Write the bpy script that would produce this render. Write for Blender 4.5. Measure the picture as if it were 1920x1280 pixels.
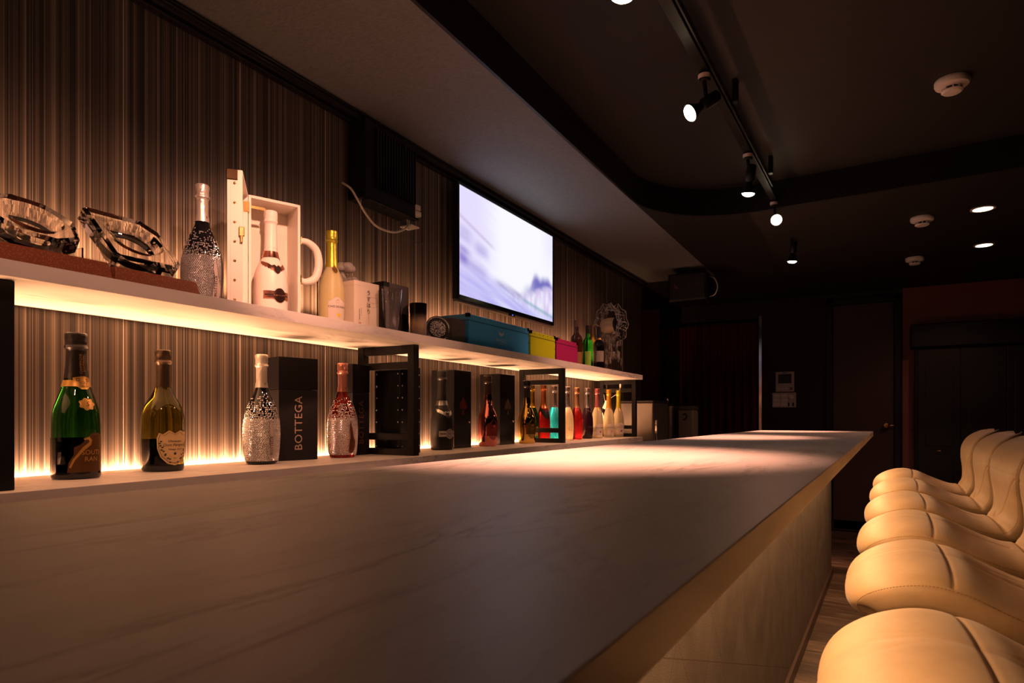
import bpy, bmesh, math, random
from mathutils import Vector, Matrix, noise
R = math.radians
random.seed(7)
scene = bpy.context.scene
for o in list(bpy.data.objects): bpy.data.objects.remove(o)
C = scene.collection

# ------------------------------------------------------------------ camera
cam_d = bpy.data.cameras.new('camera')
cam = bpy.data.objects.new('camera', cam_d); C.objects.link(cam)
cam.location = (0, 0, 1.075)
cam.rotation_euler = (R(90), 0, math.atan(672 / 1190))
cam_d.sensor_width = 36; cam_d.lens = 1190 / 1920 * 36
cam_d.shift_y = (781 - 640) / 1920
cam_d.clip_start = 0.02; cam_d.clip_end = 60
cam_d.dof.use_dof = True; cam_d.dof.focus_distance = 2.4; cam_d.dof.aperture_fstop = 13
scene.camera = cam

# ------------------------------------------------------------------ world and view
world = bpy.data.worlds.new('world'); scene.world = world; world.use_nodes = True
world.node_tree.nodes['Background'].inputs[0].default_value = (0.02, 0.015, 0.015, 1)
world.node_tree.nodes['Background'].inputs[1].default_value = 0.02
vs = scene.view_settings
vs.view_transform = 'Standard'; vs.look = 'None'; vs.gamma = 1; vs.use_curve_mapping = False
vs.exposure = 0.0
scene.cycles.caustics_reflective = False
scene.cycles.caustics_refractive = False

# ------------------------------------------------------------------ lights (strips of the two shelves and of the bar)
WARM = (1.0, 0.455, 0.22)
WARM2 = (1.0, 0.43, 0.28)
WARM3 = (1.0, 0.52, 0.24)
P_LOW, P_UP, P_BAR, P_SPOT, P_DOWN, TV_GAIN = 68.0, 16.0, 22.0, 120.0, 15.0, 1.02
XW = -1.75                      # face of the shelf wall
SH_Y0, SH_Y1 = -0.35, 4.324     # run of the shelves
LOW, UP = 0.934, 1.3665         # tops of the lower and upper shelf

def area_strip(name, loc, rot, lx, ly, power, color, spread=180):
    l = bpy.data.lights.new(name, 'AREA'); l.shape = 'RECTANGLE'; l.size = lx; l.size_y = ly
    l.energy = power; l.color = color; l.spread = R(spread)
    o = bpy.data.objects.new(name, l); o.location = loc; o.rotation_euler = rot; C.objects.link(o)
    return o
area_strip('strip_light_lower', (XW + .008, (SH_Y0 + SH_Y1) / 2, LOW - .005), (0, R(180), 0), .010, SH_Y1 - SH_Y0 - .02, P_LOW, WARM)
area_strip('strip_light_upper', (XW + .030, (SH_Y0 + SH_Y1) / 2, UP + .006), (0, R(180 - 12), 0), .010, SH_Y1 - SH_Y0 - .02, P_UP, WARM, 20)

# ------------------------------------------------------------------ material helpers
MATS = {}
def nodes_of(name):
    m = bpy.data.materials.new(name); m.use_nodes = True
    nt = m.node_tree; b = nt.nodes['Principled BSDF']
    return m, nt, b
def mat(name, col=(.5, .5, .5), rough=.5, metal=0., trans=0., ior=1.45, emit=None, estr=0., bump=None, spec=None, coat=0., sub=0., noise_col=None):
    if name in MATS: return MATS[name]
    m, nt, b = nodes_of(name)
    b.inputs['Base Color'].default_value = (*col, 1)
    b.inputs['Roughness'].default_value = rough
    b.inputs['Metallic'].default_value = metal
    b.inputs['Transmission Weight'].default_value = trans
    b.inputs['IOR'].default_value = ior
    b.inputs['Coat Weight'].default_value = coat
    if spec is not None: b.inputs['Specular IOR Level'].default_value = spec
    if sub:
        b.inputs['Subsurface Weight'].default_value = sub
        b.inputs['Subsurface Radius'].default_value = (.03, .02, .01)
        b.inputs['Subsurface Scale'].default_value = 1.0
    if emit:
        b.inputs['Emission Color'].default_value = (*emit, 1); b.inputs['Emission Strength'].default_value = estr
    if noise_col or bump:
        tc = nt.nodes.new('ShaderNodeTexCoord')
        n = nt.nodes.new('ShaderNodeTexNoise'); nt.links.new(tc.outputs['Object'], n.inputs['Vector'])
        n.inputs['Scale'].default_value = (noise_col or bump)[0]; n.inputs['Detail'].default_value = 6
        if noise_col:
            r = nt.nodes.new('ShaderNodeValToRGB'); nt.links.new(n.outputs['Fac'], r.inputs['Fac'])
            r.color_ramp.elements[0].position = .3; r.color_ramp.elements[1].position = .7
            r.color_ramp.elements[0].color = (*col, 1); r.color_ramp.elements[1].color = (*noise_col[1], 1)
            nt.links.new(r.outputs['Color'], b.inputs['Base Color'])
        if bump:
            n2 = nt.nodes.new('ShaderNodeTexNoise'); nt.links.new(tc.outputs['Object'], n2.inputs['Vector'])
            n2.inputs['Scale'].default_value = bump[0]; n2.inputs['Detail'].default_value = 4
            bp = nt.nodes.new('ShaderNodeBump'); bp.inputs['Strength'].default_value = bump[1]; bp.inputs['Distance'].default_value = .002
            nt.links.new(n2.outputs['Fac'], bp.inputs['Height']); nt.links.new(bp.outputs['Normal'], b.inputs['Normal'])
    MATS[name] = m; return m
def M_(nt, op, a, b=None, c=None):
    n = nt.nodes.new('ShaderNodeMath'); n.operation = op
    for i, v in enumerate((a, b, c)):
        if v is None: continue
        if isinstance(v, (int, float)): n.inputs[i].default_value = v
        else: nt.links.new(v, n.inputs[i])
    return n.outputs[0]
def ramp(nt, fac, stops, interp='LINEAR'):
    r = nt.nodes.new('ShaderNodeValToRGB'); r.color_ramp.interpolation = interp
    e = r.color_ramp.elements
    while len(e) < len(stops): e.new(.5)
    for k, (p, col) in zip(e, stops): k.position = p; k.color = (*col, 1)
    nt.links.new(fac, r.inputs['Fac']); return r.outputs['Color']

def marble_mat():
    m, nt, b = nodes_of('marble_laminate')
    g = nt.nodes.new('ShaderNodeNewGeometry')
    mp = nt.nodes.new('ShaderNodeMapping'); nt.links.new(g.outputs['Position'], mp.inputs['Vector'])
    mp.inputs['Rotation'].default_value = (0, 0, R(9)); mp.inputs['Scale'].default_value = (7, 1.5, 7)
    n1 = nt.nodes.new('ShaderNodeTexNoise'); nt.links.new(mp.outputs[0], n1.inputs['Vector'])
    n1.inputs['Scale'].default_value = 1.7; n1.inputs['Detail'].default_value = 8; n1.inputs['Distortion'].default_value = .6
    n1.inputs['Roughness'].default_value = .62
    v = M_(nt, 'ABSOLUTE', M_(nt, 'SUBTRACT', n1.outputs['Fac'], .5))
    vein = ramp(nt, v, [(0, (.44, .39, .35)), (.012, (.64, .59, .545)), (.05, (.76, .72, .67)), (1, (.76, .72, .67))])
    n2 = nt.nodes.new('ShaderNodeTexNoise'); nt.links.new(mp.outputs[0], n2.inputs['Vector'])
    n2.inputs['Scale'].default_value = .9; n2.inputs['Detail'].default_value = 3
    patch = ramp(nt, n2.outputs['Fac'], [(.42, (0, 0, 0)), (.62, (1, 1, 1))])
    n3 = nt.nodes.new('ShaderNodeTexNoise'); nt.links.new(mp.outputs[0], n3.inputs['Vector'])
    n3.inputs['Scale'].default_value = 2.6; n3.inputs['Detail'].default_value = 5
    soft = ramp(nt, n3.outputs['Fac'], [(.3, (.715, .67, .62)), (.62, (.78, .74, .69))])
    mx = nt.nodes.new('ShaderNodeMix'); mx.data_type = 'RGBA'
    nt.links.new(patch, mx.inputs['Factor']); nt.links.new(soft, mx.inputs[6]); nt.links.new(vein, mx.inputs[7])
    nt.links.new(mx.outputs[2], b.inputs['Base Color'])
    b.inputs['Roughness'].default_value = .42; b.inputs['Specular IOR Level'].default_value = .32
    return m
def stripe_mat():
    m, nt, b = nodes_of('striped_wallpaper')
    g = nt.nodes.new('ShaderNodeNewGeometry'); s = nt.nodes.new('ShaderNodeSeparateXYZ'); nt.links.new(g.outputs['Position'], s.inputs[0])
    def n1d(scale, detail, off):
        n = nt.nodes.new('ShaderNodeTexNoise'); n.noise_dimensions = '1D'
        nt.links.new(M_(nt, 'ADD', s.outputs['Y'], off), n.inputs['W'])
        n.inputs['Scale'].default_value = scale; n.inputs['Detail'].default_value = detail; n.inputs['Roughness'].default_value = .75
        return n.outputs['Fac']
    a = n1d(46, 3, 3.1); f = n1d(230, 2, 9.7); g2 = n1d(620, 1, 5.5)
    t = M_(nt, 'ADD', M_(nt, 'ADD', M_(nt, 'MULTIPLY', a, .46), M_(nt, 'MULTIPLY', f, .36)), M_(nt, 'MULTIPLY', g2, .18))
    col = ramp(nt, t, [(.40, (.012, .008, .007)), (.46, (.036, .026, .021)), (.52, (.090, .068, .055)), (.60, (.23, .185, .15))])
    nt.links.new(col, b.inputs['Base Color'])
    # fine woven speckle in the relief
    mp = nt.nodes.new('ShaderNodeMapping'); nt.links.new(g.outputs['Position'], mp.inputs['Vector']); mp.inputs['Scale'].default_value = (1, 1, .25)
    n2 = nt.nodes.new('ShaderNodeTexNoise'); nt.links.new(mp.outputs[0], n2.inputs['Vector']); n2.inputs['Scale'].default_value = 900
    bp = nt.nodes.new('ShaderNodeBump'); bp.inputs['Strength'].default_value = .25; bp.inputs['Distance'].default_value = .001
    nt.links.new(M_(nt, 'ADD', t, M_(nt, 'MULTIPLY', n2.outputs['Fac'], .4)), bp.inputs['Height']); nt.links.new(bp.outputs[0], b.inputs['Normal'])
    b.inputs['Roughness'].default_value = .55
    return m
def bar_panel_mat():
    m, nt, b = nodes_of('embossed_panel_paper')
    g = nt.nodes.new('ShaderNodeNewGeometry'); s = nt.nodes.new('ShaderNodeSeparateXYZ'); nt.links.new(g.outputs['Position'], s.inputs[0])
    def lines(ky, kz, per, off):
        t = M_(nt, 'ADD', M_(nt, 'MULTIPLY', s.outputs['Y'], ky), M_(nt, 'MULTIPLY_ADD', s.outputs['Z'], kz, off))
        fr = M_(nt, 'ABSOLUTE', M_(nt, 'SUBTRACT', M_(nt, 'FRACT', M_(nt, 'DIVIDE', t, per)), .5))
        return M_(nt, 'LESS_THAN', M_(nt, 'MULTIPLY', fr, per), .0012)
    L = M_(nt, 'MAXIMUM', M_(nt, 'MAXIMUM', lines(.82, .57, .21, 0), lines(.80, -.60, .26, .07)), lines(.33, .94, .47, .2))
    n = nt.nodes.new('ShaderNodeTexNoise'); nt.links.new(g.outputs['Position'], n.inputs['Vector']); n.inputs['Scale'].default_value = 420; n.inputs['Detail'].default_value = 3
    h = M_(nt, 'SUBTRACT', M_(nt, 'MULTIPLY', n.outputs['Fac'], 1.0), M_(nt, 'MULTIPLY', L, 1.4))
    bp = nt.nodes.new('ShaderNodeBump'); bp.inputs['Strength'].default_value = .7; bp.inputs['Distance'].default_value = .0016
    nt.links.new(h, bp.inputs['Height']); nt.links.new(bp.outputs[0], b.inputs['Normal'])
    n2 = nt.nodes.new('ShaderNodeTexNoise'); nt.links.new(g.outputs['Position'], n2.inputs['Vector']); n2.inputs['Scale'].default_value = 9; n2.inputs['Detail'].default_value = 5
    base = ramp(nt, n2.outputs['Fac'], [(.3, (.145, .115, .092)), (.7, (.22, .18, .145))])
    mx = nt.nodes.new('ShaderNodeMix'); mx.data_type = 'RGBA'; nt.links.new(L, mx.inputs['Factor']); nt.links.new(base, mx.inputs[6]); mx.inputs[7].default_value = (.12, .085, .06, 1)
    nt.links.new(mx.outputs[2], b.inputs['Base Color']); b.inputs['Roughness'].default_value = .6
    return m
def plank_mat(k):
    m, nt, b = nodes_of('floor_plank_%d' % k)
    tc = nt.nodes.new('ShaderNodeTexCoord'); mp = nt.nodes.new('ShaderNodeMapping'); nt.links.new(tc.outputs['Object'], mp.inputs['Vector'])
    mp.inputs['Scale'].default_value = (2.2, 14, 8); mp.inputs['Location'].default_value = (k * 3.3, k * 7.7, 0)
    n = nt.nodes.new('ShaderNodeTexNoise'); nt.links.new(mp.outputs[0], n.inputs['Vector']); n.inputs['Scale'].default_value = 2.2; n.inputs['Detail'].default_value = 8; n.inputs['Roughness'].default_value = .7; n.inputs['Distortion'].default_value = .8
    w = (.8, 1., 1.25, .65)[k]
    col = ramp(nt, n.outputs['Fac'], [(.3, (.035 * w, .023 * w, .017 * w)), (.5, (.13 * w, .085 * w, .06 * w)), (.68, (.27 * w, .19 * w, .135 * w))])
    nt.links.new(col, b.inputs['Base Color']); b.inputs['Roughness'].default_value = .42
    bp = nt.nodes.new('ShaderNodeBump'); bp.inputs['Strength'].default_value = .5; bp.inputs['Distance'].default_value = .003
    nt.links.new(n.outputs['Fac'], bp.inputs['Height']); nt.links.new(bp.outputs[0], b.inputs['Normal'])
    return m
def ceil_mat(name, lo, hi):
    m, nt, b = nodes_of(name)
    g = nt.nodes.new('ShaderNodeNewGeometry'); mp = nt.nodes.new('ShaderNodeMapping'); nt.links.new(g.outputs['Position'], mp.inputs['Vector']); mp.inputs['Scale'].default_value = (1, 3, 1)
    mp.inputs['Rotation'].default_value = (0, 0, R(30))
    n = nt.nodes.new('ShaderNodeTexNoise'); nt.links.new(mp.outputs[0], n.inputs['Vector']); n.inputs['Scale'].default_value = 60; n.inputs['Detail'].default_value = 8
    nt.links.new(ramp(nt, n.outputs['Fac'], [(.3, lo), (.7, hi)]), b.inputs['Base Color']); b.inputs['Roughness'].default_value = .7
    bp = nt.nodes.new('ShaderNodeBump'); bp.inputs['Strength'].default_value = .3; bp.inputs['Distance'].default_value = .002
    nt.links.new(n.outputs['Fac'], bp.inputs['Height']); nt.links.new(bp.outputs[0], b.inputs['Normal'])
    return m
def leather_mat():
    m, nt, b = nodes_of('tan_suede_leather')
    tc = nt.nodes.new('ShaderNodeTexCoord')
    n = nt.nodes.new('ShaderNodeTexNoise'); nt.links.new(tc.outputs['Object'], n.inputs['Vector']); n.inputs['Scale'].default_value = 9; n.inputs['Detail'].default_value = 7; n.inputs['Roughness'].default_value = .65
    nt.links.new(ramp(nt, n.outputs['Fac'], [(.3, (.42, .275, .14)), (.7, (.55, .38, .205))]), b.inputs['Base Color'])
    n2 = nt.nodes.new('ShaderNodeTexNoise'); nt.links.new(tc.outputs['Object'], n2.inputs['Vector']); n2.inputs['Scale'].default_value = 220; n2.inputs['Detail'].default_value = 3
    bp = nt.nodes.new('ShaderNodeBump'); bp.inputs['Strength'].default_value = .18; bp.inputs['Distance'].default_value = .001
    nt.links.new(n2.outputs['Fac'], bp.inputs['Height']); nt.links.new(bp.outputs[0], b.inputs['Normal'])
    b.inputs['Roughness'].default_value = .58; b.inputs['Sheen Weight'].default_value = .15
    return m
def voro_mat(name, c0, c1, scale, rough=.5, metal=0.):
    m, nt, b = nodes_of(name)
    tc = nt.nodes.new('ShaderNodeTexCoord'); v = nt.nodes.new('ShaderNodeTexVoronoi'); nt.links.new(tc.outputs['Object'], v.inputs['Vector']); v.inputs['Scale'].default_value = scale
    nt.links.new(ramp(nt, v.outputs['Distance'], [(.05, c1), (.45, c0)]), b.inputs['Base Color'])
    b.inputs['Roughness'].default_value = rough; b.inputs['Metallic'].default_value = metal
    return m
MARBLE = marble_mat(); STRIPE = stripe_mat(); BARPANEL = bar_panel_mat(); PLANK = [plank_mat(k) for k in range(4)]
SOFFIT = ceil_mat('soffit_paper', (.14, .15, .155), (.20, .21, .215)); CEIL = ceil_mat('tray_ceiling_paper', (.009, .0075, .007), (.015, .0125, .0115))
LEATHER = leather_mat()
BLACK = mat('black_paint', (.006, .006, .007), .45, spec=.35)
BLACKM = mat('black_powder_steel', (.006, .006, .007), .42, spec=.3)
DARKWALL = mat('dark_wine_wall', (.045, .018, .02), .6)
BLACKWALL = mat('black_wall', (.008, .006, .007), .6)
SEAM = mat('wallpaper_seam', (.55, .47, .40), .5)
SILVER = mat('silver_foil', (.80, .76, .72), .2, 1.)
GOLD = mat('gold_metal', (.83, .58, .22), .25, 1.)
CHROME = mat('chrome', (.75, .75, .75), .12, 1.)
CRYSTAL = mat('crystal_glass', (1., .99, .97), .0, 0, 1., 1.38)
ACRYL = mat('clear_acrylic', (.97, .97, .96), .02, 0, 1., 1.45)
WHITE = mat('white_plastic', (.72, .68, .64), .45)
CREAM = mat('cream_plastic', (.70, .64, .54), .4)
INK = mat('black_ink', (.012, .01, .01), .5)

# ------------------------------------------------------------------ mesh helpers
def obj(name, bm, m, parent=None, smooth=False, loc=None, rotz=0., angle=None):
    me = bpy.data.meshes.new(name)
    bmesh.ops.recalc_face_normals(bm, faces=bm.faces[:])
    bm.to_mesh(me); bm.free()
    if m: me.materials.append(m)
    if smooth:
        for p in me.polygons: p.use_smooth = True
        if angle is not None: me.set_sharp_from_angle(angle=R(angle))
    o = bpy.data.objects.new(name, me); C.objects.link(o)
    if parent: o.parent = parent
    if loc: o.location = loc
    if rotz: o.rotation_euler = (0, 0, rotz)
    return o
def tag(o, label=None, cat=None, group=None, kind=None):
    if label: o['label'] = label
    if cat: o['category'] = cat
    if group: o['group'] = group
    if kind: o['kind'] = kind
    return o
def thing(name, label, cat, loc=(0, 0, 0), rotz=0., group=None):
    o = bpy.data.objects.new(name, None); C.objects.link(o); o.empty_display_size = .05
    o.location = loc; o.rotation_euler = (0, 0, rotz)
    return tag(o, label, cat, group)
def copy_tree(o, parent=None):
    c = o.copy(); C.objects.link(c); c.parent = parent
    for ch in list(o.children): copy_tree(ch, c)
    return c
def struct(name, bm, m, parent=None, **k):
    o = obj(name, bm, m, parent, **k)
    if not parent: o['kind'] = 'structure'
    return o
def box(x0, x1, y0, y1, z0, z1, bev=0., bm=None, seg=2):
    b2 = bmesh.new()
    bmesh.ops.create_cube(b2, size=1, matrix=Matrix.Translation(((x0 + x1) / 2, (y0 + y1) / 2, (z0 + z1) / 2)) @ Matrix.Diagonal((x1 - x0, y1 - y0, z1 - z0, 1)))
    if bev: bmesh.ops.bevel(b2, geom=b2.edges[:], offset=bev, segments=seg, affect='EDGES', profile=.5)
    if bm is None: return b2
    return merge(bm, b2)
def merge(bm, b2, mtx=None):
    if mtx is not None: bmesh.ops.transform(b2, matrix=mtx, verts=b2.verts[:])
    mp = {v: bm.verts.new(v.co) for v in b2.verts}
    for f in b2.faces:
        try: bm.faces.new([mp[v] for v in f.verts])
        except ValueError: pass
    b2.free(); return bm
def xf(bm, mtx): bmesh.ops.transform(bm, matrix=mtx, verts=bm.verts[:]); return bm
def prism(pts, z0, z1, bev=0.):
    """closed outline in x,y raised from z0 to z1"""
    bm = bmesh.new()
    a = [bm.verts.new((x, y, z0)) for x, y in pts]; b = [bm.verts.new((x, y, z1)) for x, y in pts]
    n = len(pts); bm.faces.new(a[::-1]); top = bm.faces.new(b)
    for i in range(n): bm.faces.new((a[i], a[(i + 1) % n], b[(i + 1) % n], b[i]))
    if bev: bmesh.ops.bevel(bm, geom=bm.edges[:], offset=bev, segments=2, affect='EDGES', profile=.5)
    return bm
def lathe(prof, n=40, cap=True, wob=None):
    """prof: list of (r, z) from bottom to top"""
    bm = bmesh.new(); rings = []
    for r, z in prof:
        ring = []
        for i in range(n):
            a = 2 * math.pi * i / n; rr = r * (wob(a, z) if wob else 1.)
            ring.append(bm.verts.new((rr * math.cos(a), rr * math.sin(a), z)))
        rings.append(ring)
    for k in range(len(rings) - 1):
        for i in range(n):
            bm.faces.new((rings[k][i], rings[k][(i + 1) % n], rings[k + 1][(i + 1) % n], rings[k + 1][i]))
    if cap: bm.faces.new(rings[0][::-1]); bm.faces.new(rings[-1])
    return bm
def tube(path, r, n=8, bm=None, closed=False):
    bm = bm or bmesh.new(); P = [Vector(p) for p in path]; rings = []; N = len(P)
    prevn = None
    for k, p in enumerate(P):
        if closed: t = P[(k + 1) % N] - P[k - 1]
        else: t = P[min(k + 1, N - 1)] - P[max(k - 1, 0)]
        t.normalize()
        ref = Vector((0, 0, 1)) if abs(t.z) < .95 else Vector((1, 0, 0))
        if prevn is not None: a = (prevn - t * prevn.dot(t)).normalized() if (prevn - t * prevn.dot(t)).length > 1e-6 else t.cross(ref).normalized()
        else: a = t.cross(ref).normalized()
        prevn = a; b = t.cross(a); rr = r[k] if isinstance(r, (list, tuple)) else r
        rings.append([bm.verts.new(p + (a * math.cos(2 * math.pi * i / n) + b * math.sin(2 * math.pi * i / n)) * rr) for i in range(n)])
    for k in range(N if closed else N - 1):
        A, B = rings[k], rings[(k + 1) % N]
        for i in range(n): bm.faces.new((A[i], A[(i + 1) % n], B[(i + 1) % n], B[i]))
    if not closed: bm.faces.new(rings[0][::-1]); bm.faces.new(rings[-1])
    return bm
def smooth_path(pts, per=8):
    P = [Vector(p) for p in pts]; out = []
    for i in range(len(P) - 1):
        p0, p1, p2, p3 = P[max(i - 1, 0)], P[i], P[i + 1], P[min(i + 2, len(P) - 1)]
        for j in range(per):
            t = j / per
            out.append(.5 * ((2 * p1) + (p2 - p0) * t + (2 * p0 - 5 * p1 + 4 * p2 - p3) * t * t + (3 * p1 - p0 - 3 * p2 + p3) * t ** 3))
    out.append(P[-1]); return out
def hermite(pts, x):
    """monotone interpolation through (x, y) points"""
    if x <= pts[0][0]: return pts[0][1]
    if x >= pts[-1][0]: return pts[-1][1]
    n = len(pts); d = [(pts[i + 1][1] - pts[i][1]) / max(1e-9, pts[i + 1][0] - pts[i][0]) for i in range(n - 1)]
    m = [d[0]] + [0 if d[i - 1] * d[i] <= 0 else 2 * d[i - 1] * d[i] / (d[i - 1] + d[i]) for i in range(1, n - 1)] + [d[-1]]
    for i in range(n - 1):
        if x <= pts[i + 1][0]:
            h = pts[i + 1][0] - pts[i][0]; t = (x - pts[i][0]) / h
            return (2 * t ** 3 - 3 * t * t + 1) * pts[i][1] + (t ** 3 - 2 * t * t + t) * h * m[i] + (-2 * t ** 3 + 3 * t * t) * pts[i + 1][1] + (t ** 3 - t * t) * h * m[i + 1]
# flat prints -------------------------------------------------------
def text_bm(s, size, spacing=1., align='CENTER', shear=0.):
    cu = bpy.data.curves.new('lettering', 'FONT'); cu.body = s; cu.size = size; cu.align_x = align; cu.align_y = 'CENTER'; cu.space_character = spacing; cu.shear = shear; cu.resolution_u = 3
    o = bpy.data.objects.new('lettering', cu); C.objects.link(o)
    dg = bpy.context.evaluated_depsgraph_get()
    me = bpy.data.meshes.new_from_object(o.evaluated_get(dg))
    bm = bmesh.new(); bm.from_mesh(me)
    bpy.data.objects.remove(o); bpy.data.curves.remove(cu); bpy.data.meshes.remove(me)
    return bm
def poly_bm(pts, bm=None):
    bm = bm or bmesh.new(); f = bm.faces.new([bm.verts.new((x, y, 0)) for x, y in pts])
    return bm
def tri(bm): bmesh.ops.triangulate(bm, faces=bm.faces[:]); return bm
def ell(cx, cy, rx, ry, n=28): return [(cx + rx * math.cos(2 * math.pi * i / n), cy + ry * math.sin(2 * math.pi * i / n)) for i in range(n)]
def ring2d(cx, cy, r0, r1, n=32):
    bm = bmesh.new(); A = [bm.verts.new((cx + r0 * math.cos(2 * math.pi * i / n), cy + r0 * math.sin(2 * math.pi * i / n), 0)) for i in range(n)]
    B = [bm.verts.new((cx + r1 * math.cos(2 * math.pi * i / n), cy + r1 * math.sin(2 * math.pi * i / n), 0)) for i in range(n)]
    for i in range(n): bm.faces.new((A[i], A[(i + 1) % n], B[(i + 1) % n], B[i]))
    return bm
def shift2d(bm, dx, dy, rot=0., sc=1.): return xf(bm, Matrix.Translation((dx, dy, 0)) @ Matrix.Rotation(rot, 4, 'Z') @ Matrix.Scale(sc, 4))
def cutup(bm, step=.004):
    tri(bm)
    for ax in (0, 1):
        lo = min(v.co[ax] for v in bm.verts); hi = max(v.co[ax] for v in bm.verts); k = math.floor(lo / step) + 1
        while k * step < hi:
            co = Vector((0, 0, 0)); no = Vector((0, 0, 0)); co[ax] = k * step; no[ax] = 1
            bmesh.ops.bisect_plane(bm, geom=bm.verts[:] + bm.edges[:] + bm.faces[:], plane_co=co, plane_no=no); k += 1
    return bm
def wrap(bm, rfun, ang, z, eps=.0006, step=.004):
    """bend a flat print round a turned body: x runs round it, y up"""
    cutup(bm, step)
    for v in bm.verts:
        zz = z + v.co.y; r = rfun(zz) + eps; a = ang + v.co.x / max(r, .004)
        v.co = Vector((r * math.cos(a), r * math.sin(a), zz))
    return bm
def flat(bm, origin, right, up, eps=.0006):
    r = Vector(right).normalized(); u = Vector(up).normalized(); n = r.cross(u); o = Vector(origin) + n * eps
    for v in bm.verts: v.co = o + r * v.co.x + u * v.co.y
    return bm
def spade(h):
    """playing-card spade, point up"""
    half = [(0, .50), (.05, .40), (.13, .29), (.23, .17), (.32, .05), (.36, -.06), (.34, -.15), (.27, -.21), (.18, -.21), (.10, -.17), (.04, -.12), (.05, -.28), (.09, -.40), (.17, -.48), (.17, -.50)]
    return [(x * h, y * h) for x, y in half] + [(-x * h, y * h) for x, y in half[:0:-1]]
def wing(w, h):
    """one feathered wing pair with a shield in the middle"""
    L = [(0, .28), (.12, .5), (.3, .34), (.46, .62), (.72, .86), (1., 1.), (.93, .74), (.97, .6), (.85, .5), (.88, .34), (.72, .28), (.73, .12), (.56, .1), (.55, -.08), (.4, -.08), (.36, -.28), (.24, -.3), (.14, -.6), (0, -.8)]
    return [(x * w / 2, y * h / 2) for x, y in L] + [(-x * w / 2, y * h / 2) for x, y in L[-2:0:-1]]
def bottle_logo(h):
    """slim curved tag in the outline of a leaning bottle"""
    P = []
    pts = [(0, .30), (.06, .44), (.2, .52), (.36, .46), (.48, .30), (.62, .22), (.74, .24), (.85, .15), (1., .02)]
    for k in range(33):
        t = k / 32; w = hermite(pts, t) * .55; off = math.sin(t * 5.2) * .05
        P.append((t, w, off))
    return [((o + w / 2) * h * .78, (t - .5) * h) for t, w, o in P] + [((o - w / 2) * h * .78, (t - .5) * h) for t, w, o in P[::-1]]

# ================================================================== THE SETTING
Y0, Y1, X0, X1 = -1.6, 6.8, -3.0, 2.2
SOF, CEI = 2.245, 2.395
GROUT = mat('dark_grout', (.03, .024, .02), .8)
floor = struct('floor', box(X0, X1, Y0, Y1, -.10, -.006), GROUT)
pw, pl = .152, .905
pk = bmesh.new(); box(-pl / 2 + .0015, pl / 2 - .0015, -pw / 2 + .0015, pw / 2 - .0015, -.006, 0, bm=pk)
pme = []
for k in range(4):
    o = obj('floor_plank', pk.copy(), PLANK[k], floor); pme.append(o.data); bpy.data.objects.remove(o)
pk.free()
row = 0; y = .25
while y < Y1 - .08:
    for i in range(4):
        x = -.42 + (row % 2) * -.45 + .02 * math.sin(row * 2.3) + i * pl
        if x > X1 - .46: continue
        o = bpy.data.objects.new('floor_plank', random.choice(pme)); C.objects.link(o); o.parent = floor; o.location = (x, y, random.uniform(-.0004, .0004))
    row += 1; y += pw

# shelf wall: backing plus papered panels with pale seams
wl = struct('wall_left', box(XW - .12, XW - .0012, Y0, 5.41, 0, CEI), SEAM)
seams = [-1.6, -1.22, -.86, -.50, -.13, .245, .609, .973, 1.336, 1.699, 2.045, 2.405, 2.765, 3.125, 3.485, 3.845, 4.205, 4.565, 4.925, 5.41]
for a, b in zip(seams, seams[1:]):
    obj('wall_panel', box(XW - .0012, XW, a + .0011, b - .0011, 0, SOF), STRIPE, wl)
    obj('seam_strip', box(XW - .001, XW + .0005, b - .0013, b + .0013, 0, SOF - .04), SEAM, wl) if b < 5 else None
struct('wall_back', box(X0, X1, Y1, Y1 + .12, 0, CEI), BLACKWALL)
struct('wall_right', box(X1, X1 + .12, Y0, Y1, 0, CEI), BLACKWALL)
struct('wall_front', box(X0, X1, Y0 - .12, Y0, 0, CEI), BLACKWALL)
struct('wall_kitchen', box(X0 - .12, X0, Y0, Y1, 0, CEI), DARKWALL)
struct('ceiling', box(X0, X1, Y0, Y1, CEI, CEI + .1), CEIL)
# lowered ceiling with a rounded inner corner
xe = -1.125; rc = .55; out = [(XW, Y0), (xe, Y0), (xe, 3.84 - rc)]
for i in range(1, 13):
    a = math.pi - i * math.pi / 24
    out.append((xe - .0 + rc + rc * math.cos(a), 3.84 - rc + rc * math.sin(a)))
out += [(0.1, 3.80), (X1, 3.66), (X1, Y1), (X0, Y1), (X0, 5.41), (XW, 5.41)]
struct('ceiling_soffit', prism([(XW, Y0), (xe, Y0), (xe, 3.84 - rc), (xe, 5.41), (XW, 5.41)], SOF, CEI - .001), SOFFIT)
struct('ceiling_far', prism(out[2:-1] + [(X0, 5.411), (xe + .001, 5.411), (xe + .001, 3.84 - rc)] if False else [(xe + .001, 3.84 - rc)] + out[3:-1] + [(xe + .001, 5.41)], SOF, CEI - .001), mat('dark_far_ceiling', (.013, .011, .010), .7))  # far part of the lowered ceiling, given a darker colour
edge = bmesh.new(); pts = out[1:15 + 2]
def ribbon(pts, z0, z1, th):
    bm = bmesh.new(); A = []
    for k, p in enumerate(pts):
        t = Vector((*pts[min(k + 1, len(pts) - 1)], 0)) - Vector((*pts[max(k - 1, 0)], 0)); t.normalize(); n = Vector((t.y, -t.x, 0))
        q = Vector((*p, 0)); A.append([bm.verts.new(q + n * e + Vector((0, 0, z))) for e, z in ((0, z0), (th, z0), (th, z1), (0, z1))])
    for k in range(len(A) - 1):
        for i in range(4): bm.faces.new((A[k][i], A[k][(i + 1) % 4], A[k + 1][(i + 1) % 4], A[k + 1][i]))
    bm.faces.new(A[0]); bm.faces.new(A[-1][::-1]); return bm
edge.free()
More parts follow.
